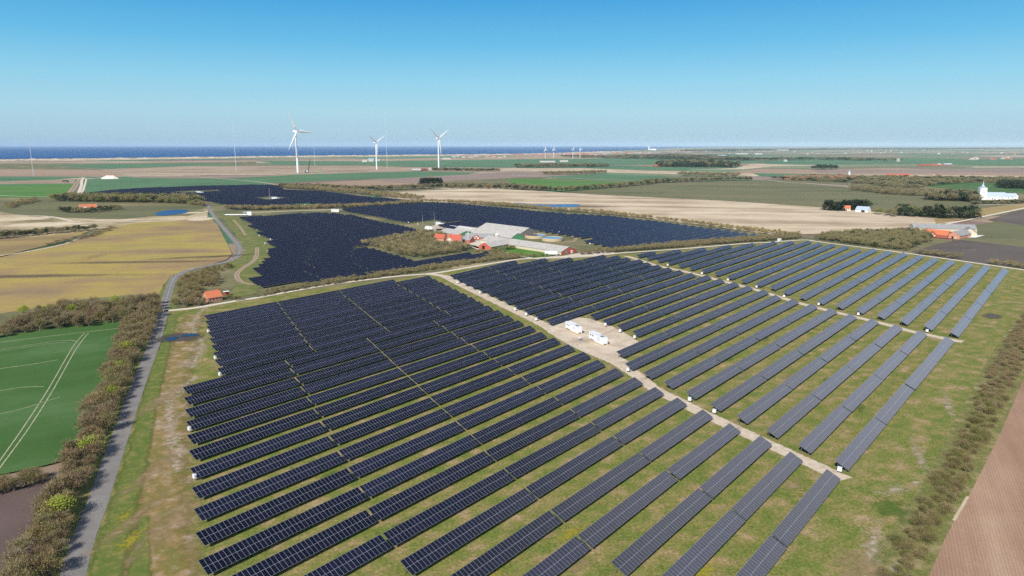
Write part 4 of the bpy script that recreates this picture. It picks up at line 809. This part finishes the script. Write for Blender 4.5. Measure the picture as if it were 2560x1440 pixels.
# ------------------------------------------------------------------ wind turbines
def turbine(base, H, Rr, yaw, ang, label, group=None, name='wind_turbine', s=1.0):
    g=G(*base); e=empty(name,(g.x,g.y,0)); tag(e,label,'wind turbine',group)
    q=MB(); q.tube((0,0,0),(0,0,H-1),H*.027,H*.017,24); q.build('tower',M['turbine'],e)
    ax=Vector((math.sin(R(yaw)),math.cos(R(yaw)),0)); side=Vector((-ax.y,ax.x,0)); up=Vector((0,0,1))
    k=H/130*s; rot=Matrix((ax,side,up)).transposed(); q=MB(); q.box(tuple(Vector((0,0,H+1.2*k))-ax*3*k),(15*k,5*k,5*k),rot=rot); q.build('nacelle',M['turbine'],e)
    hub=Vector((0,0,H+1.2*k))+ax*6.5*k; q=MB(); q.tube(hub-ax*2*k,hub+ax*1.2*k,2.2*k,1.9*k,14); q.tube(hub+ax*1.2*k,hub+ax*3*k,1.9*k,.3*k,14); h=q.build('hub',M['turbine'],e)
    for a in ang:
        d=(side*math.sin(R(a))+up*math.cos(R(a))); t=d.cross(ax).normalized(); q=MB(); prof=[(0,1.2,1.2),(.06,1.3,1.1),(.2,2.6,.7),(.5,1.7,.45),(.8,1.0,.25),(1,.35,.1)]; prev=None
        for f,c,th in prof:
            p=hub+d*(1.5*k+Rr*f); c*=k*2.5; th=c*.55; ring=[p+t*c*.6,p+ax*th,p-t*c*.9,p-ax*th]
            if prev:
                for i in range(4): j=(i+1)%4; q.face([prev[i],prev[j],ring[j],ring[i]])
            prev=ring
        q.face(prev); q.build('blade',M['turbine'],h)
turbine((745,432),140,73,123,(-27,93,213),'large white wind turbine, leftmost and nearest, beside the dark crane')
turbine((942,424),104,50,123,(-60,60,180),'white wind turbine standing between the two others, lowest of the three')
turbine((1097,421),121,70,125,(-57,60,172),'white wind turbine, right one of the three large ones')
for x,y,a in ((1363,395.5,(-10,110,230)),(1384,394.5,(0,120,240)),(1432,396.5,(20,140,260)),(1450,394.8,(-30,90,210))):
    turbine((x,y),62,26,140,a,'small distant white wind turbine in the row of four above the wide barn roof','four small wind turbines in a row',s=1.6)
mast((591,430),175,1.0,'met_mast','tall thin lattice mast left of the large turbines, against the sea','mast')
mast((787,415),150,.9,'met_mast','thin mast directly right of the crane and large turbine','mast')
mast((968,421),240,1.1,'met_mast','tallest thin mast between the middle and right turbines','mast')
mast((84,440),150,.8,'met_mast','faint thin mast at the far left over the sea','mast')
mast((242,524),11,.1,'flagpole','thin pole at the right of the lone orange roofed farmhouse','lime')
mast((2122,470),14,.2,'flagpole','pale pole below the row of red roofed houses','lime')
mast((2497,505),17,.12,'flagpole','white flagpole in front of the church nave','lime')
# crawler crane beside the turbine
g=G(768,431); e=empty('crawler_crane',(g.x,g.y,0)); tag(e,'dark crawler crane with raised lattice boom beside the large turbine','crane')
q=MB(); q.box((0,-4,1.2),(12,2,2.4)); q.box((0,4,1.2),(12,2,2.4)); q.build('crawler_track',M['craneblack'],e); q=MB(); q.box((-4,0,4.2),(14,6,3.6)); q.build('machine_house',M['lime'],e)
q=MB()
for dx,dy in ((-1.2,-1.2),(1.2,-1.2),(1.2,1.2),(-1.2,1.2)): q.tube((3+dx,dy,4),(13+dx*.5,dy*.5,46),.5,.4,4)
for i in range(12):
    t=i/12; z=4+42*t; x=3+10*t; q.tube((x-1.2,-1.2,z),(x+2,1.2,z+3.5),.35,.35,3); q.tube((x+1.2,-1.2,z),(x-.4,1.2,z+3.5),.35,.35,3)
q.build('boom',M['craneblack'],e); q=MB(); q.tube((-4,0,5),(-7,0,20),.9,.5,4); q.tube((-7,0,20),(2,0,5),.4,.4,4); q.build('back_mast',M['lime'],e)
g=G(800,430.5); e=empty('mobile_crane',(g.x,g.y,0)); tag(e,'small crane with short boom right of the crawler crane','crane')
q=MB(); q.box((0,0,1.8),(16,4,3)); q.build('carrier',M['green_sheet'],e); q=MB(); q.tube((0,0,3),(6,0,18),.6,.3,5); q.build('boom',M['craneblack'],e)
# gravel heap far left
g=G(275,447); b_=MB(); n=26; rr=random.Random(8); ringp=None
for j in range(6):
    f=j/5; ring=[(math.cos(2*math.pi*i/n)*26*(1-f*.8)*(1+rr.uniform(-.08,.08)),math.sin(2*math.pi*i/n)*14*(1-f*.8)*(1+rr.uniform(-.08,.08)),9*math.sin(f*math.pi/2)*(1+rr.uniform(-.1,.1)) if j else 0) for i in range(n)]
    if ringp:
        for i in range(n): k=(i+1)%n; b_.face([ringp[i],ringp[k],ring[k],ring[i]])
    ringp=ring
b_.face(ringp); o=b_.build('gravel_heap',plain('pale_gravel',(214,206,196),.9,var=.08)); o.location=(g.x,g.y,0); tag(o,'pale heap of gravel at the end of the far left track','gravel heap')
# ------------------------------------------------------------------ trees and hedges
def twigmat(name, cols, leaf=False):
    m,nt,n,l,b=newmat(name); b.inputs["Roughness"].default_value=.9; b.inputs["Specular IOR Level"].default_value=.1
    oi=n.new("ShaderNodeObjectInfo"); t=n.new("ShaderNodeNewGeometry"); nz=noise(n,l,t.outputs["Position"],.35,4,.6)
    a=math_node(n,l,'ADD',math_node(n,l,'MULTIPLY',oi.outputs["Random"],.55),math_node(n,l,'MULTIPLY',nz,.6)); 
    k=len(cols); c=rampn(n,l,a,[(.15+.75*i/(k-1),cc) for i,cc in enumerate(cols)],1.0); l.new(c,b.inputs["Base Color"]); return m
M['twig']=twigmat('bare_twigs',[(164,142,114),(132,116,88),(150,126,100),(128,120,88),(160,146,122)])
M['bud']=twigmat('budding_leaves',[(146,140,76),(160,148,96),(128,134,64),(166,144,104)])
M['spring']=twigmat('fresh_spring_leaves',[(150,172,48),(172,186,60),(156,172,70)])
M['pine']=twigmat('pine_needles',[(52,66,44),(64,78,50),(46,60,42)])
M['tantwig']=twigmat('tan_twigs',[(176,156,112),(160,142,100),(186,166,124)])
def crown(seed, h, r, ntw, tl, tw, nleaf, ls, mats, stems=9, low=.08, cone=False):
    """crown mesh: limbs, then twigs and leaves scattered about the limb ends; returns (crown mesh, trunk mesh)"""
    rnd=random.Random(seed); b=MB(); t=MB(); ends=[]
    if cone:
        t.tube((0,0,-.2),(0,0,h*.8),r*.06,.02,6); 
        for i in range(ntw+nleaf):
            z=h*(low+(1-low)*rnd.random()**1.3); rad=r*(1-z/h)**.8*(.35+.65*rnd.random()**.5)+.15; a=rnd.uniform(0,6.28)
            rad*=1+.25*math.sin(a*3+z*1.7)
            p=Vector((rad*math.cos(a),rad*math.sin(a),z)); d=Vector((math.cos(a),math.sin(a),rnd.uniform(-.5,.4))).normalized(); s=d.cross(Vector((rnd.uniform(-.4,.4),rnd.uniform(-.4,.4),1))).normalized()*tl*.35
            b.face([p-s,p+d*tl,p+s],m=0)
        return b.mesh('crown',mats),t.mesh('trunk',M['trunk'])
    base=Vector((0,0,-.2)); fork=Vector((rnd.uniform(-.1,.1),rnd.uniform(-.1,.1),h*low+.3))
    t.tube(base,fork,r*.07+.04,r*.05+.03,6)
    for i in range(stems):
        a=6.283*i/stems+rnd.uniform(-.3,.3); sp_=rnd.uniform(.15,1.0); end=Vector((math.cos(a)*r*sp_*.9,math.sin(a)*r*sp_*.9,h*(.98-.45*sp_**2)*rnd.uniform(.82,1.0)))
        mid=(fork+end)/2+Vector((0,0,h*.07)); t.tube(fork,mid,r*.03+.02,r*.02+.015,4,cap=False); t.tube(mid,end,r*.02+.015,.012,4,cap=False)
        ends.append((fork,mid,end))
    for i in range(ntw):
        f,m_,e_=rnd.choice(ends); s=rnd.random()**.7; p=(m_.lerp(e_,s) if rnd.random()<.75 else f.lerp(m_,.3+.7*s)); j=r*.34
        p=p+Vector((rnd.gauss(0,j*.55),rnd.gauss(0,j*.55),rnd.gauss(0,j*.45))); 
        if p.z<.1: p.z=rnd.uniform(.1,.6)
        o=Vector((p.x,p.y,p.z-h*.35)).normalized(); d=(o+Vector((rnd.gauss(0,.55),rnd.gauss(0,.55),rnd.gauss(.25,.5)))).normalized(); s_=d.orthogonal().normalized(); s_=(s_*math.cos(i)+d.cross(s_)*math.sin(i))*tw*.5
        b.face([p-s_,p+s_,p+d*tl*rnd.uniform(.5,1.2)],m=0)
    for i in range(nleaf):
        f,m_,e_=rnd.choice(ends); p=m_.lerp(e_,rnd.random()**.5)+Vector((rnd.gauss(0,r*.24),rnd.gauss(0,r*.24),rnd.gauss(0,r*.2))); 
        if p.z<.1: p.z=rnd.uniform(.1,.6)
        d=Vector((rnd.gauss(0,1),rnd.gauss(0,1),rnd.gauss(0,1))).normalized(); s=d.orthogonal().normalized()*ls*.5; w=d.cross(s).normalized()*ls*.5
        b.face([p-s-w,p+s-w,p+s+w],m=1)
    return b.mesh('crown',mats),t.mesh('trunk',M['trunk'])
def inpoly(P, x, y):
    c=False; n=len(P); j=n-1
    for i in range(n):
        if (P[i].y>y)!=(P[j].y>y) and x<(P[j].x-P[i].x)*(y-P[i].y)/(P[j].y-P[i].y)+P[i].x: c=not c
        j=i
    return c
def scatter(px, sp_, seed, jit=.45):
    P=[Vector(G(*p)[:2]) for p in px]; rnd=random.Random(seed); out=[]
    x0=min(p.x for p in P); x1=max(p.x for p in P); y0=min(p.y for p in P); y1=max(p.y for p in P); y=y0; row=0
    while y<y1:
        x=x0+(row%2)*sp_*.5
        while x<x1:
            a=x+rnd.uniform(-jit,jit)*sp_; b_=y+rnd.uniform(-jit,jit)*sp_
            if inpoly(P,a,b_): out.append((a,b_))
            x+=sp_
        y+=sp_*.87; row+=1
    return out
PR={}
PR['bare']=[crown(i,1,.55,1500,.16,.020,260,.035,[M['twig'],M['bud']],11,.05) for i in range(5)]
PR['mixed']=[crown(20+i,1,.6,1000,.15,.020,900,.04,[M['twig'],M['bud']],11,.05) for i in range(3)]
PR['spring']=[crown(40+i,1,.55,400,.15,.02,1700,.045,[M['twig'],M['spring']],10,.06) for i in range(2)]
M['scrub']=twigmat('scrub_twigs',[(138,126,84),(116,116,68),(150,132,98),(104,110,60),(140,120,92)])
PR['low']=[crown(60+i,1,1.0,1500,.2,.026,500,.045,[M['scrub'],M['bud']],14,.02) for i in range(5)]
PR['pine']=[crown(80+i,1,.42,900,.13,.05,300,.1,[M['pine'],M['pine']],8,.08,cone=True) for i in range(3)]
PR['round']=[crown(90+i,1,.5,300,.15,.02,1700,.05,[M['pine'],M['pine']],10,.1) for i in range(2)]
def plant(pts, kinds, h, label, group, name, cat, seed, width=1.0, fixed=None):
    rnd=random.Random(seed)
    for x,y in pts:
        k=rnd.choice(kinds) if not fixed else fixed; cm,tm=rnd.choice(PR[k]); hh=rnd.uniform(*h)
        e=empty(name,(x,y,0),rnd.uniform(0,6.28)); w=(hh*.5+sum(h)*.25)*width*rnd.uniform(.75,1.3); e.scale=(w,w,hh); tag(e,label,cat,group)
        for nm,me in (('trunk',tm),('crown',cm)): link(bpy.data.objects.new(nm,me),e)
H1P=[(-60,1700),(20,1440),(75,1330),(120,1250),(165,1170),(195,1100),(225,1040),(255,965),(280,900),(300,840),(312,812),(330,790),(395,790),(383,815),(352,880),(322,950),(290,1030),(262,1100),(236,1165),(203,1250),(165,1350),(135,1440),(70,1700)]
H1S=sorted(scatter(H1P,3.9,1),key=lambda p:p[1])
plant(H1S[:140],['bare','bare','bare','bare','mixed','mixed'],(3.0,6.3),'bare brown shrub in the dense hedge left of the asphalt road','shrubs of the roadside hedge','hedge_shrub','shrub',1,1.05)
for i,px in enumerate([(318,885),(300,935),(280,1000),(225,1140),(150,1300)]):
    g=G(*px); plant([(g.x,g.y)],['spring'],(5.2,6.2),'fresh yellow green bush standing out in the brown roadside hedge','yellow green bushes of the roadside hedge','green_bush','shrub',30+i,1.1)
plant(scatter([(-120,1300),(-60,1225),(0,1212),(70,1200),(150,1182),(160,1196),(100,1212),(0,1238),(-60,1260)],3.2,2),['bare','mixed'],(2.6,3.8),'olive shrub in the short hedge between green crop and plough','shrubs of the cross hedge','hedge_shrub','shrub',2,1.1)
plant(scatter([(-60,856),(0,836),(60,800),(140,775),(250,768),(330,762),(398,758),(396,790),(330,805),(250,815),(120,826),(0,846)],5.4,3),['bare','bare','mixed'],(3.8,7.4),'bare tree in the copse between the tan field and green crop','trees of the left copse','bare_tree','tree',3,.95)
for i,px in enumerate([(112,790),(130,786),(180,790),(200,782),(290,764),(60,786)]):
    g=G(*px); plant([(g.x,g.y)],['spring'],(5,6.2),'bright green leafing tree in the copse beside the tan field','green trees of the left copse','green_tree','tree',60+i,1.0)
plant(scatter([(436,762),(444,715),(468,694),(520,690),(548,698),(538,716),(506,724),(505,742),(512,762),(470,768)],5.0,4),['bare','mixed','mixed'],(3.6,5.6),'bare garden tree left of the orange roofed cottage','trees around the cottage','bare_tree','tree',4,1.0)
plant(scatter([(500,706),(540,690),(580,672),(583,662),(550,668),(505,680),(478,692)],5.0,44),['low','mixed'],(2.4,3.6),'low shrub on the bank beside the road bend','shrubs at the road bend','shrub','shrub',44,.8)
plant([tuple(G(574,748)[:2]),tuple(G(590,752)[:2]),tuple(G(600,750)[:2])],['low'],(2.4,3),'round shrub right of the cottage by the gravel road','shrubs right of the cottage','shrub','shrub',5,.8)
H4P=[(2110,1600),(2190,1440),(2262,1330),(2330,1215),(2392,1110),(2440,1010),(2480,920),(2520,850),(2560,790),(2640,720),(2640,800),(2560,905),(2520,985),(2470,1090),(2415,1200),(2372,1285),(2320,1380),(2290,1440),(2220,1600)]
H4S=sorted(scatter(H4P,3.2,6),key=lambda p:p[1])
plant(H4S[:135],['low','low','low','mixed'],(1.1,2.6),'low brown green shrub in the broad hedge beside the pinkish field','shrubs of the right hedge','hedge_shrub','shrub',6,1.15)
# hedges and woods farther away: each one a mass
M['ftwig']=twigmat('far_bare_twigs',[(148,134,104),(160,142,114),(134,126,92),(150,132,108),(136,134,94)]); M['fbud']=twigmat('far_budding',[(128,130,78),(138,134,86),(116,122,70),(134,124,92)])
M['fspring']=twigmat('far_spring',[(104,122,52),(120,132,58),(96,112,50)])
print('hedge shrubs',len(H1S),len(H4S))
def lowmesh(seed,kind):
    if kind=='pine': return crown(seed,1,.4,110,.3,.1,50,.2,[M['pine'],M['pine']],6,.05,cone=True)
    if kind=='tan': return crown(seed,1,.55,200,.3,.05,60,.09,[M['tantwig'],M['fbud']],7,.03)
    if kind=='green': return crown(seed,1,.55,90,.26,.05,200,.12,[M['ftwig'],M['fspring']],7,.03)
    if kind=='dark': return crown(seed,1,.5,60,.26,.05,240,.12,[M['pine'],M['pine']],7,.05)
    return crown(seed,1,.6,210,.28,.05,120,.09,[M['ftwig'],M['fbud']],8,.03)
LM={k:[lowmesh(100+i,k) for i in range(3)] for k in ('bare','tan','green','pine','dark')}
LM['near']=[crown(130+i,1,.6,700,.18,.028,200,.05,[M['twig'],M['bud']],9,.03) for i in range(3)]
LMD={}
for k,v in LM.items():
    LMD[k]=[]
    for cm,tm in v:
        co=np.empty(len(cm.vertices)*3); cm.vertices.foreach_get('co',co); fi=np.empty(len(cm.loops),int); cm.loops.foreach_get('vertex_index',fi); mi=np.empty(len(cm.polygons),int); cm.polygons.foreach_get('material_index',mi)
        LMD[k].append((co.reshape(-1,3),fi.reshape(-1,3),mi))
def mass(name,label,cat,px,sp_,h,kinds,seed,width=1.0,kind=None,pts=None):
    rnd=np.random.RandomState(seed); V=[];Fc=[];Mi=[];n=0; mats=[]; mk={}
    for k in kinds:
        for m in ((M['pine'],M['pine']) if k in('pine','dark') else (M['tantwig'],M['fbud']) if k=='tan' else (M['ftwig'],M['fspring']) if k=='green' else (M['twig'],M['bud']) if k=='near' else (M['ftwig'],M['fbud'])):
            if m not in mats: mats.append(m)
        mk[k]=[mats.index(m) for m in ((M['pine'],M['pine']) if k in('pine','dark') else (M['tantwig'],M['fbud']) if k=='tan' else (M['ftwig'],M['fspring']) if k=='green' else (M['twig'],M['bud']) if k=='near' else (M['ftwig'],M['fbud']))]
    for x,y in (pts or scatter(px,sp_,seed)):
        k=kinds[rnd.randint(len(kinds))]; co,fi,mi=LMD[k][rnd.randint(3)]; hh=rnd.uniform(*h); w=hh*width*rnd.uniform(.85,1.2) if width*hh>sp_*.8 else sp_*rnd.uniform(.85,1.15); a=rnd.uniform(0,6.28)
        c=co*np.array([w,w,hh]); c=np.stack([c[:,0]*math.cos(a)-c[:,1]*math.sin(a)+x,c[:,0]*math.sin(a)+c[:,1]*math.cos(a)+y,c[:,2]],1)
        V.append(c); Fc.append(fi+n); n+=len(c); Mi.append(np.array(mk[k])[mi])
    if not V: return
    V=np.concatenate(V);Fc=np.concatenate(Fc);Mi=np.concatenate(Mi); me=bpy.data.meshes.new(name); me.vertices.add(len(V)); me.vertices.foreach_set('co',V.ravel())
    me.loops.add(len(Fc)*3); me.loops.foreach_set('vertex_index',Fc.ravel()); me.polygons.add(len(Fc)); me.polygons.foreach_set('loop_start',np.arange(len(Fc))*3); me.polygons.foreach_set('loop_total',np.full(len(Fc),3)); me.polygons.foreach_set('material_index',Mi)
    for m in mats: me.materials.append(m)
    me.update(calc_edges=True); o=bpy.data.objects.new(name,me); link(o); tag(o,label,cat,kind=kind or 'stuff')
mass('hedgerow','long olive hedge between the gravel road and the far left panels','hedge',[(628,744),(700,727),(800,708),(900,692),(1050,671),(1150,656),(1235,645),(1300,640),(1300,647),(1240,651),(1150,665),(1050,680),(900,701),(760,722),(640,744)],3.0,(1.9,3.4),['bare'],7)
mass('woodland','bare brown wood left of the farm with mixed trees','wood',[(905,612),(930,606),(1000,593),(1060,583),(1100,585),(1118,592),(1085,600),(1090,612),(1150,615),(1185,620),(1160,628),(1090,640),(1060,645),(1008,640),(950,623)],5.6,(3.2,6.0),['bare','bare','bare','bare','bare','tan'],8,.6)
mass('hedgerow','dense hedge north of the gravel road behind the middle block','hedge',[(1440,635),(1490,630),(1600,619),(1700,610),(1850,598),(1960,591),(2005,592),(2000,597),(1900,603),(1700,619),(1560,629),(1450,638)],3.2,(2.4,4.2),['bare'],9)
mass('woodland','brown scrub wood beyond the right block, left of the orange farmhouse','wood',[(2030,598),(2100,588),(2200,584),(2290,583),(2325,590),(2330,604),(2300,612),(2270,628),(2200,621),(2110,608),(2050,601)],5.0,(4.5,7),['bare','bare','bare','bare','bare','dark'],10,.8)
mass('shrubs','scattered bushes along the gravel road before the dark plough','shrubs',[(2290,633),(2350,634),(2400,640),(2400,650),(2330,641)],7,(2.5,4),['bare'],11)
mass('shrubs','bushes at the right end of the gravel road','shrubs',[(2470,655),(2560,664),(2640,676),(2640,684),(2560,671),(2480,662)],6,(2.5,4),['bare'],12)
mass('shrubs','shrubs in front of the farm barns','shrubs',[(1225,625),(1285,616),(1290,620),(1250,634),(1340,642),(1360,640),(1370,642),(1300,645),(1230,632)],4.5,(1.5,3),['bare','green'],13)
mass('shrubs','scrub along the driveway between hedge and lawn','shrubs',[(1180,628),(1230,628),(1300,641),(1250,645),(1190,640)],5,(1.5,3),['bare'],14)
mass('hedgerow','tan hedge behind the farthest panels and the pale stubble field','hedge',[(1060,503.5),(1180,507),(1280,514),(1400,525),(1500,531),(1600,542),(1700,555),(1800,567),(1900,579),(2000,590),(2000,594),(1890,583),(1760,566),(1620,547),(1500,534.5),(1400,528.5),(1280,517.5),(1180,510),(1060,505.5)],5.5,(3.4,5.6),['tan','tan','bare'],15)
mass('hedgerow','thin tan hedge between the two far panel fields','hedge',[(560,520),(640,522.5),(760,520),(870,517.5),(960,513),(1060,506),(1060,508),(960,515.5),(870,520),(760,523),(640,525.5),(560,524)],5,(4,6.5),['bare','tan'],16)
mass('hedgerow','scrubby hedge above the far panels','hedge',[(710,468),(760,470),(830,476),(900,482),(980,489),(1060,498),(1060,501.5),(980,495),(900,486),(830,480),(760,474),(712,472)],9,(6,9),['bare','bare','tan'],17)
mass('hedgerow','dark hedge line across the middle plain','hedge',[(700,466),(800,469),(900,474),(1000,472),(1100,466.5),(1280,468),(1380,475),(1380,478),(1280,473),(1100,470),(1000,475.5),(900,477),(800,473),(700,469)],8,(7,10),['bare','bare','dark'],18)
mass('hedgerow','dark hedge between bright crop and pale stubble','hedge',[(1385,478),(1450,473),(1550,465),(1640,457),(1640,459.5),(1550,468.5),(1450,476.5),(1388,480.5)],8,(7,10),['bare','dark'],19)
mass('hedgerow','dark hedge over the fallow field on the right plain','hedge',[(1610,455),(1700,453),(1880,449),(1880,450.6),(1700,456),(1610,459)],9,(7,10),['bare','dark'],20)
mass('conifer_clump','small dark conifer clump on the middle plain','conifers',[(1055,461),(1100,461),(1100,464),(1055,464)],9,(13,18),['pine'],21)
mass('woodland','mixed tree belt behind the lone orange roofed farmhouse','wood',[(128,499),(200,497),(300,498),(400,499),(480,500),(506,506),(500,512),(400,507),(300,506),(200,505),(130,503)],8,(8,13),['bare','tan','bare','dark','green'],22)
mass('shrubs','shrubs around the lone orange roofed farmhouse','shrubs',[(150,527),(190,526),(245,528),(250,523),(300,520),(300,524),(240,532),(190,533),(150,531)],7,(4,7),['bare','dark'],23)
mass('hedgerow','long hedge on the sandy land at far left','hedge',[(-80,592),(0,588),(80,583),(160,578),(240,571),(240,575),(160,583),(80,590),(0,597),(-80,602)],5,(4,6),['bare','dark'],24)
mass('shrubs','low bushes along the ditch between the tan fields','shrubs',[(120,610),(180,596),(230,583),(290,564),(295,568),(240,588),(190,602),(125,615)],8,(1.5,3),['bare'],25)
mass('shrubs','scrub at far left below the green fields','shrubs',[(10,515),(60,505),(90,500),(92,506),(50,513),(20,522)],8,(4,7),['bare','tan'],26)
mass('shrubs','roadside scrub left of the far road end','shrubs',[(470,508),(515,508),(513,516),(480,514)],9,(4,8),['bare','tan'],27)
mass('conifer_belt','dark pines beside the white cottage and barn','conifers',[(2064,523),(2090,524),(2125,521),(2165,520),(2170,524),(2130,524.5),(2104,525),(2100,527),(2066,525)],7,(10,15),['pine','dark'],28)
mass('conifer_belt','dark tree belt in front of the white house with orange roof','conifers',[(2242,540),(2300,543),(2360,545),(2400,546),(2440,547),(2440,541),(2400,541),(2300,538),(2245,535)],8,(10,16),['pine','dark','bare'],29)
mass('shrubs','light scrub left of the dark tree belt','shrubs',[(2180,532),(2245,536),(2242,543),(2200,538)],8,(6,9),['green','bare'],30)
mass('woodland','dark churchyard wood left of the white church','wood',[(2310,497),(2350,492),(2420,494),(2440,500),(2450,508),(2400,503),(2330,502)],10,(11,17),['pine','bare','bare','dark'],31)
mass('shrubs','churchyard hedge in front of the white church','shrubs',[(2425,508),(2480,506),(2530,503),(2560,503),(2560,508),(2500,510),(2430,512)],7,(3,5),['bare','dark'],32)
mass('woodland','dark plantation at the far right beside the church crop','wood',[(2492,470),(2560,473),(2640,476),(2640,466),(2560,463),(2500,465)],16,(12,16),['dark','pine'],33)
mass('woodland','olive scrub wood across the right plain','wood',[(1930,447),(2000,452),(2120,456),(2240,470),(2300,474),(2320,466),(2420,456),(2560,458),(2560,450),(2400,447),(2200,445),(2050,443)],20,(6,11),['bare','bare','bare','dark'],34,.7)
mass('woodland','scrub wood between fallow field and churchyard','wood',[(2120,472),(2240,476),(2330,484),(2320,492),(2220,486),(2140,477)],13,(5,10),['bare','bare'],35,.8)
mass('woodland','distant dark pine wood right of centre','wood',[(1640,413),(1700,409),(1780,411),(1850,416),(1830,419),(1740,418),(1650,417)],24,(16,26),['pine','dark','bare'],36,.8)
mass('woodland','distant bare wood under the dark pines','wood',[(1700,437),(1850,441),(1840,444),(1700,440)],16,(10,14),['bare'],37)
mass('hedgerow','thin far hedge over the small green crop','hedge',[(1360,436),(1440,434),(1520,432),(1520,433.5),(1440,436),(1360,438)],14,(8,12),['bare'],38)
mass('woodland','dark far clump near the right hand red farm','wood',[(2030,422),(2090,421),(2090,424),(2030,424)],20,(12,20),['dark'],39)
mass('woodland','far shelter belts along the horizon at right','wood',[(1400,393),(1700,389),(1900,399),(2100,398),(2250,403),(2250,404),(2050,400),(1800,402),(1500,395.5)],60,(12,20),['bare','dark'],40)
mass('woodland','farthest dark tree lines under the horizon','wood',[(1700,377),(2100,372),(2560,371),(2560,372.6),(2100,374),(1700,379)],150,(14,26),['bare','dark'],41)
mass('shrubs','scrub and small trees around the middle plain farms','shrubs',[(1290,416),(1400,414),(1520,415),(1520,418),(1400,418),(1290,419)],24,(8,14),['bare','dark'],42)
mass('shrubs','dark bushes behind the right hand turbine','shrubs',[(1080,424),(1180,425),(1250,427),(1250,428.5),(1160,427.5),(1080,426.5)],14,(6,10),['bare','dark'],43)

mass('hedge','far half of the brown roadside hedge, up to the copse corner','hedge',None,3.9,(3.0,6.3),['near'],50,1.05,pts=H1S[140:])
mass('hedge','far half of the broad hedge beside the pinkish field','hedge',None,3.2,(1.1,2.4),['near'],51,1.2,pts=H4S[135:])
# ------------------------------------------------------------------ haze
def haze():
    b=MB(); b.box((0,33000,119),(139900,70000,244)); m=bpy.data.materials.new('haze_air'); m.use_nodes=True; nt=m.node_tree; nt.nodes.clear()
    out=nt.nodes.new('ShaderNodeOutputMaterial'); v=nt.nodes.new('ShaderNodeVolumePrincipled')
    v.inputs['Color'].default_value=(.64,.83,.98,1); v.inputs['Density'].default_value=2.4e-5; v.inputs['Anisotropy'].default_value=-.25
    nt.links.new(v.outputs[0],out.inputs['Volume']); m.cycles.volume_sampling='DISTANCE'; tag(b.build('haze',m),kind='stuff')
haze()
